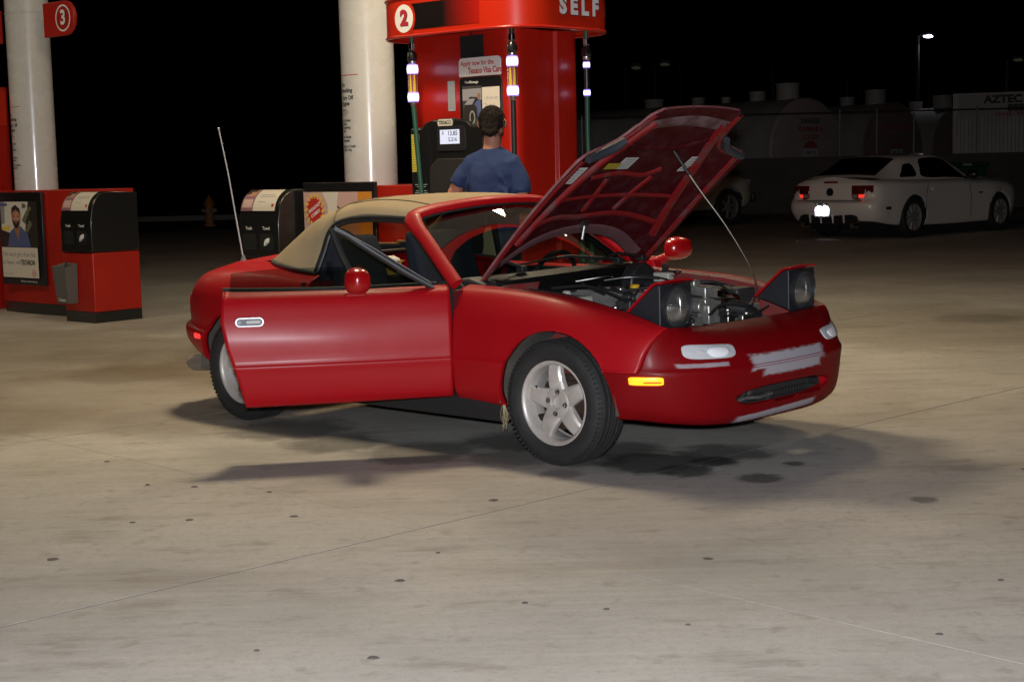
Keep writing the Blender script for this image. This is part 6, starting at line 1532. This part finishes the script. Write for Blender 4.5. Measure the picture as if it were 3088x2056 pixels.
# bonnet and boot skins between the two top edges
def bridge(i0, i1, crown_):
    out = []
    for i in range(i0, i1+1):
        a, c = topR[i], topR[nn_-1-i]
        out.append([tuple(lerp(a, c, t)+np.array([0, 0, crown_*(1-(2*t-1)**2)])) for t in np.linspace(0, 1, 15)])
    return np.array(out)
# index of the row keys on the first half: tail centre is 0
kk = lambda k: mid-cum[k]
b = B(); b.grid(bridge(kk(3), mid, .05)); b.obj('bonnet', WP, cp)
b = B(); b.grid(bridge(0, kk(6), .025)); b.obj('boot_lid', WP, cp)
GK = [
 [(2.02,.78,.945),(2.02,.775,.95),(2.02,.74,.957),(2.06,.4,.975),(2.08,0,.985)],
 [(1.25,.82,.955),(1.25,.74,1.15),(1.25,.60,1.33),(1.22,.35,1.365),(1.2,0,1.375)],
 [(.65,.815,.96),(.65,.74,1.165),(.65,.60,1.355),(.65,.35,1.395),(.65,0,1.405)],
 [(.05,.80,.975),(.05,.73,1.145),(.05,.585,1.315),(.05,.34,1.362),(.05,0,1.376)],
 [(-.35,.78,.985),(-.35,.72,1.075),(-.35,.60,1.155),(-.35,.35,1.19),(-.35,0,1.20)],
 [(-.74,.76,.99),(-.74,.73,1.0),(-.74,.66,1.012),(-.74,.35,1.025),(-.74,0,1.03)]]
G1 = net(GK, [12]*5, [8]*4); GH = np.concatenate([G1, mirror(G1)[:, ::-1][:, 1:]], 1)
b = B(); b.grid(GH); b.obj('roof', WP, cp, sharp=50)
cen = np.array([.5, 0, 1.0])
def pane(s0, s1, t0, t1, nm, right, off=.006, ex=3.2, m=DG, taper=0, shear=0):
    """tinted pane lying on the roof shell, rounded in its parameter box"""
    src = mirror(G1) if right else G1; rows = []
    for q in np.linspace(.02, 1, 7):
        r_ = []
        for a in np.linspace(0, 2*PI, 41):
            c, s_ = math.cos(a), math.sin(a); k = 1/((abs(c)**ex+abs(s_)**ex)**(1/ex))
            v_ = s_*k*q; s, t = (s0+s1)/2+(s1-s0)/2*c*k*q*(1-taper*v_)+shear*v_, (t0+t1)/2+(t1-t0)/2*v_
            s = min(max(s, 0), src.shape[0]-1.01)
            i, j = min(int(s), src.shape[0]-2), min(int(t), src.shape[1]-2); x, y = s-i, t-j
            p = src[i, j]*(1-x)*(1-y)+src[i+1, j]*x*(1-y)+src[i, j+1]*(1-x)*y+src[i+1, j+1]*x*y
            o_ = p-cen; o_[0] *= .3; o_ /= np.linalg.norm(o_); r_.append(tuple(p+o_*off))
        rows.append(r_)
    b = B(); b.grid(np.array(rows)); return b.obj(nm, m, cp, fix=True)
for rgt in (True, False):
    pane(6.5, 28.5, 1.2, 14.2, 'side_window', rgt, ex=6, taper=.30, shear=2.0)
    pane(31.5, 41.0, 1.8, 11.5, 'quarter_window', rgt, ex=5, taper=.42, shear=-1.5)
G1b = GH
rows = []
for s in np.linspace(38, 57.5, 14): 
    i = int(s); x = s-i
    a = GH[i]*(1-x)+GH[min(i+1, GH.shape[0]-1)]*x
    tt = np.linspace(17.5, GH.shape[1]-18.5, 30); rows.append([tuple(lerp(a[int(t)], a[int(t)+1], t-int(t))+np.array([-.006, 0, .008])) for t in tt])
b = B(); b.grid(np.array(rows)); b.obj('rear_window', DG, cp)
rows = []
for s in np.linspace(2, 11, 8):
    i = int(s); x = s-i; a = GH[i]*(1-x)+GH[i+1]*x
    tt = np.linspace(17.5, GH.shape[1]-18.5, 20); rows.append([tuple(lerp(a[int(t)], a[int(t)+1], t-int(t))+np.array([.006, 0, .008])) for t in tt])
b = B(); b.grid(np.array(rows)); b.obj('windscreen', DG, cp)
b = B()
b.box((1.3, 0, .28), (3.9, 1.55, .22)); b.obj('underbody', DARK, cp)
for x_ in (0, 2.72):
    for sg in (-1, 1): parked_wheel(cp, x_, sg*.80, .345, .25, sg, 9, mat('bright alloy', (.5, .48, .46), .3, .6))
TLG = mat('coupe lamp red', (.20, .008, .008), .15, coat=1); TLL = mat('coupe lamp lit', (.8, .05, .04), .3, emit=((1, .05, .03), .8)); 
for sg in (-1, 1):
    tl = grp('tail_lamp', cp)
    def tp(y, z): return -1.048-.02*(1-abs(y)/.8)+max(0, abs(y)-.55)*.30
    b = B(); ys = np.linspace(.43, .80, 9); b.grid(np.array([[(tp(y, z)-.008, sg*y, z) for y in ys] for z in (.665, .90)])); b.obj('lamp_glass', TLG, tl, solid=.01)
    for k in range(3):
        y0_, y1_ = .445+k*.118, .445+k*.118+.10
        b = B(); b.grid(np.array([[(tp(y, z)-.0125, sg*y, z) for y in np.linspace(y0_, y1_, 4)] for z in (.775, .872)])); b.obj('lamp_segment', mat('coupe lamp dark', (.10, .006, .006), .2, coat=1), tl)
        if k: 
            b = B(); b.grid(np.array([[(tp(y, z)-.0125, sg*y, z) for y in np.linspace(y0_, y1_, 4)] for z in (.695, .752)])); b.obj('lamp_lit', TLL, tl)
        else:
            b = B(); b.grid(np.array([[(tp(y, z)-.0125, sg*y, z) for y in np.linspace(y0_, y1_, 4)] for z in (.695, .752)])); b.obj('reversing_lamp', mat('clear lamp', (.5, .45, .42), .1, .4, coat=1), tl)
b = B(); b.lathe([(.001, -.022), (.06, -.020), (.066, -.012), (.068, 0)], (-1.066, 0, .79), (1, 0, 0), 28); b.obj('round_badge', mat('badge black', (.015, .014, .012), .12, coat=1), cp)
b = B(); b.lathe([(.068, -.013), (.074, -.012), (.076, 0)], (-1.066, 0, .79), (1, 0, 0), 28); b.obj('badge_ring', CHROME, cp)
b = B(); b.box((-1.045, 0, .955), (.03, .27, .035)); b.obj('brake_light', mat('coupe lamp red', (.2, .008, .008)), cp, bevel=.008)
b = B(); b.box((-1.10, 0, .655), (.02, 1.3, .012)); b.obj('boot_gap', DARK, cp)
PLM = mat('number plate white', (.82, .82, .85), .5)
pl = grp('number_plate', cp, (-1.205, .06, .475))
B().box((0, 0, 0), (.012, .31, .165)).obj('plate', PLM, pl, bevel=.004)
b = B(); lettering(b, 'ARIZONA', .026, (-.0075, 0, .06), (0, -1, 0), (0, 0, 1), .02); lettering(b, '382 TKR', .07, (-.0075, 0, -.005), (0, -1, 0), (0, 0, 1), .02, sx=.85); 
b.obj('plate_lettering', mat('plate ink', (.42, .40, .52), .6), pl, flat=True)
b = B(); b.box((-.03, 0, .13), (.05, .22, .02)); b.obj('plate_lamp_hood', BLK, pl)
for sg in (-1, 1):
    l = bpy.data.lights.new('plate_lamp', 'AREA'); l.size = .04; l.spread = rad(60); l.energy = .7; l.color = (.85, .85, 1.0)
    o = bpy.data.objects.new('plate_lamp', l); COL.objects.link(o); o.parent = pl; o.location = (-.10, sg*.07, .13); o.rotation_euler = Vector((.80, 0, -.75)).to_track_quat('-Z', 'Y').to_euler()
b = B(); b.prism([(-.62, 0), (.62, 0), (.56, .13), (.48, .155), (-.48, .155), (-.56, .13)], 0, .05, (-1.145, 0, .27), (0, 1, 0), (0, 0, 1), (1, 0, 0)); b.obj('diffuser', mat('diffuser black', (.006, .006, .006), .6), cp, bevel=.01)
for y in (-.34, -.12, .12, .34):
    b = B(); b.prism([(0, 0), (.025, 0), (.03, .14), (-.03, .14)], -.008, .008, (-1.16, y, .28), (1, 0, 0), (0, 0, 1)); b.obj('diffuser_fin', WP, cp)
for sg in (-1, 1):
    b = B(); b.box((-.74, sg*.931, .52), (.14, .012, .05)); b.obj('side_marker', mat('coupe lamp dark', (.1, .006, .006)), cp, bevel=.006)
    b = B(); b.ball((1.62, sg*1.02, 1.02), (.07, .12, .085), 16, 10); b.tube([(1.66, sg*.86, .96), (1.64, sg*.98, 1.0)], .025, 8); b.obj('door_mirror', SBLK, cp)
    b = B(); b.box((.62, sg*.925, .80), (.16, .02, .035)); b.obj('door_handle', WP, cp, bevel=.008)
    b = B(); b.tube([(.35, sg*.930, .30), (.35, sg*.935, .62), (.42, sg*.925, .90)], .004, 5); b.tube([(1.75, sg*.920, .30), (1.75, sg*.935, .62), (1.72, sg*.915, .90)], .004, 5); b.obj('door_seam', DARK, cp)
    b = B(); b.box((2.05, sg*.935, .70), (.12, .006, .025)); b.obj('wing_badge', mat('badge black', (.015, .014, .012)), cp)
b = B(); b.cyl((-1.0, -.5, .24), (-1.16, -.5, .24), .045); b.cyl((-1.0, .5, .24), (-1.16, .5, .24), .045); b.obj('exhaust_pipe', CHROME, cp)

# beige pickup half hidden by the raised bonnet
BG = mat('beige car paint', (.52, .47, .38), .4, coat=.6, noise=(3, .3, (.44, .40, .32)))
pk = thing('beige_pickup', 'dim beige pickup truck partly hidden behind the raised red bonnet', 'truck', (4.10, 33.35, 0), rad(38))
PK = [
 [(.84,0,.40),(.88,0,.50),(.90,0,.66),(.86,0,.72),(.85,0,.88),(.82,0,.98),(.72,0,1.04)],
 [(.66,.74,.38),(.70,.78,.48),(.72,.80,.64),(.70,.79,.74),(.69,.78,.88),(.66,.74,.97),(.60,.62,1.05)],
 [(0,.80,.36),(0,.86,.46),(0,.89,.62),(0,.895,.76),(0,.875,.92),(0,.80,1.02),(0,.66,1.08)],
 [(-.75,.80,.34),(-.75,.84,.46),(-.75,.865,.62),(-.75,.87,.78),(-.75,.86,.94),(-.75,.82,1.05),(-.75,.72,1.10)],
 [(-1.7,.80,.34),(-1.7,.84,.46),(-1.7,.865,.62),(-1.7,.87,.78),(-1.7,.86,.94),(-1.7,.84,1.05),(-1.7,.76,1.10)],
 [(-2.9,.80,.40),(-2.9,.84,.48),(-2.9,.865,.62),(-2.9,.87,.78),(-2.9,.86,.94),(-2.9,.84,1.02),(-2.9,.80,1.06)],
 [(-3.9,.80,.46),(-3.92,.84,.52),(-3.94,.86,.64),(-3.94,.86,.78),(-3.94,.855,.94),(-3.93,.84,1.02),(-3.9,.80,1.06)],
 [(-3.95,0,.46),(-3.97,0,.52),(-3.99,0,.64),(-3.99,0,.78),(-3.99,0,.94),(-3.98,0,1.02),(-3.95,0,1.06)]]
ssp = [10, 14, 12, 12, 14, 14, 8]
PG = shell_grid(PK, ssp, [3, 6, 5, 5, 5, 4])
P = PG.reshape(-1, 3).copy(); n, m = PG.shape[:2]; ins = np.zeros(n*m, bool)
for cx in (0, -2.95):
    d = np.hypot(P[:, 0]-cx, P[:, 2]-.38); i_ = (d < .43) & (np.abs(P[:, 1]) > .5); ins |= i_; k = .43/np.maximum(d, .01)
    P[i_, 0] = cx+(P[i_, 0]-cx)*k[i_]; P[i_, 2] = np.maximum(.38+(P[i_, 2]-.38)*k[i_], .34)
F = [[i*m+j, i*m+j+1, (i+1)*m+j+1, (i+1)*m+j] for i in range(n-1) for j in range(m-1) if not all(ins[x] for x in (i*m+j, i*m+j+1, (i+1)*m+j+1, (i+1)*m+j))]
b = B(); b.add(P, F); b.obj('body', BG, pk, solid=.01, sharp=45)
tp_ = PG[:, -1]; nn_ = n
b = B(); b.grid(np.array([[tuple(lerp(tp_[i], tp_[nn_-1-i], t)+np.array([0, 0, .04*(1-(2*t-1)**2)])) for t in np.linspace(0, 1, 9)] for i in range((nn_-1)//2-36, (nn_-1)//2+1)])); b.obj('bonnet', BG, pk)
cab_ = [(-.55, 1.08), (-1.15, 1.58), (-1.45, 1.64), (-2.15, 1.62), (-2.35, 1.08)]
b = B(); b.prism(cab_, -.70, .70, (0, 0, 0), (1, 0, 0), (0, 0, 1)); b.obj('cab', BG, pk, bevel=.06, seg=3)
for sg in (-1, 1):
    b = B(); b.prism([(-.85, 1.12), (-1.25, 1.54), (-1.95, 1.56), (-2.0, 1.12)], -.004, .004, (0, sg*.703, 0), (1, 0, 0), (0, 0, 1)); b.obj('side_window', DG, pk)
    b = B(); b.box((.70, sg*.66, .88), (.08, .22, .14)); b.obj('headlight', LENS, pk, bevel=.02)
    for x_ in (0, -2.95): parked_wheel(pk, x_, sg*.76, .385, .24, sg, 6, mat('dull alloy', (.34, .31, .25), .4, .6))
    b = B(); b.ball((-.75, sg*.90, 1.16), (.05, .10, .08), 12, 8); b.obj('door_mirror', BLK, pk)
    b = B(); b.box((.40, sg*.835, .80), (.14, .06, .05)); b.obj('side_lamp', mat('dull amber lamp', (.35, .16, .03), .3), pk, bevel=.01)
b = B(); b.box((-1.6, 0, .40), (4.2, 1.4, .16)); b.obj('underbody', DARK, pk)
b = B(); b.box((.90, 0, .58), (.12, 1.5, .18)); b.obj('front_bumper', mat('bumper grey', (.06, .055, .05), .5), pk, bevel=.03)
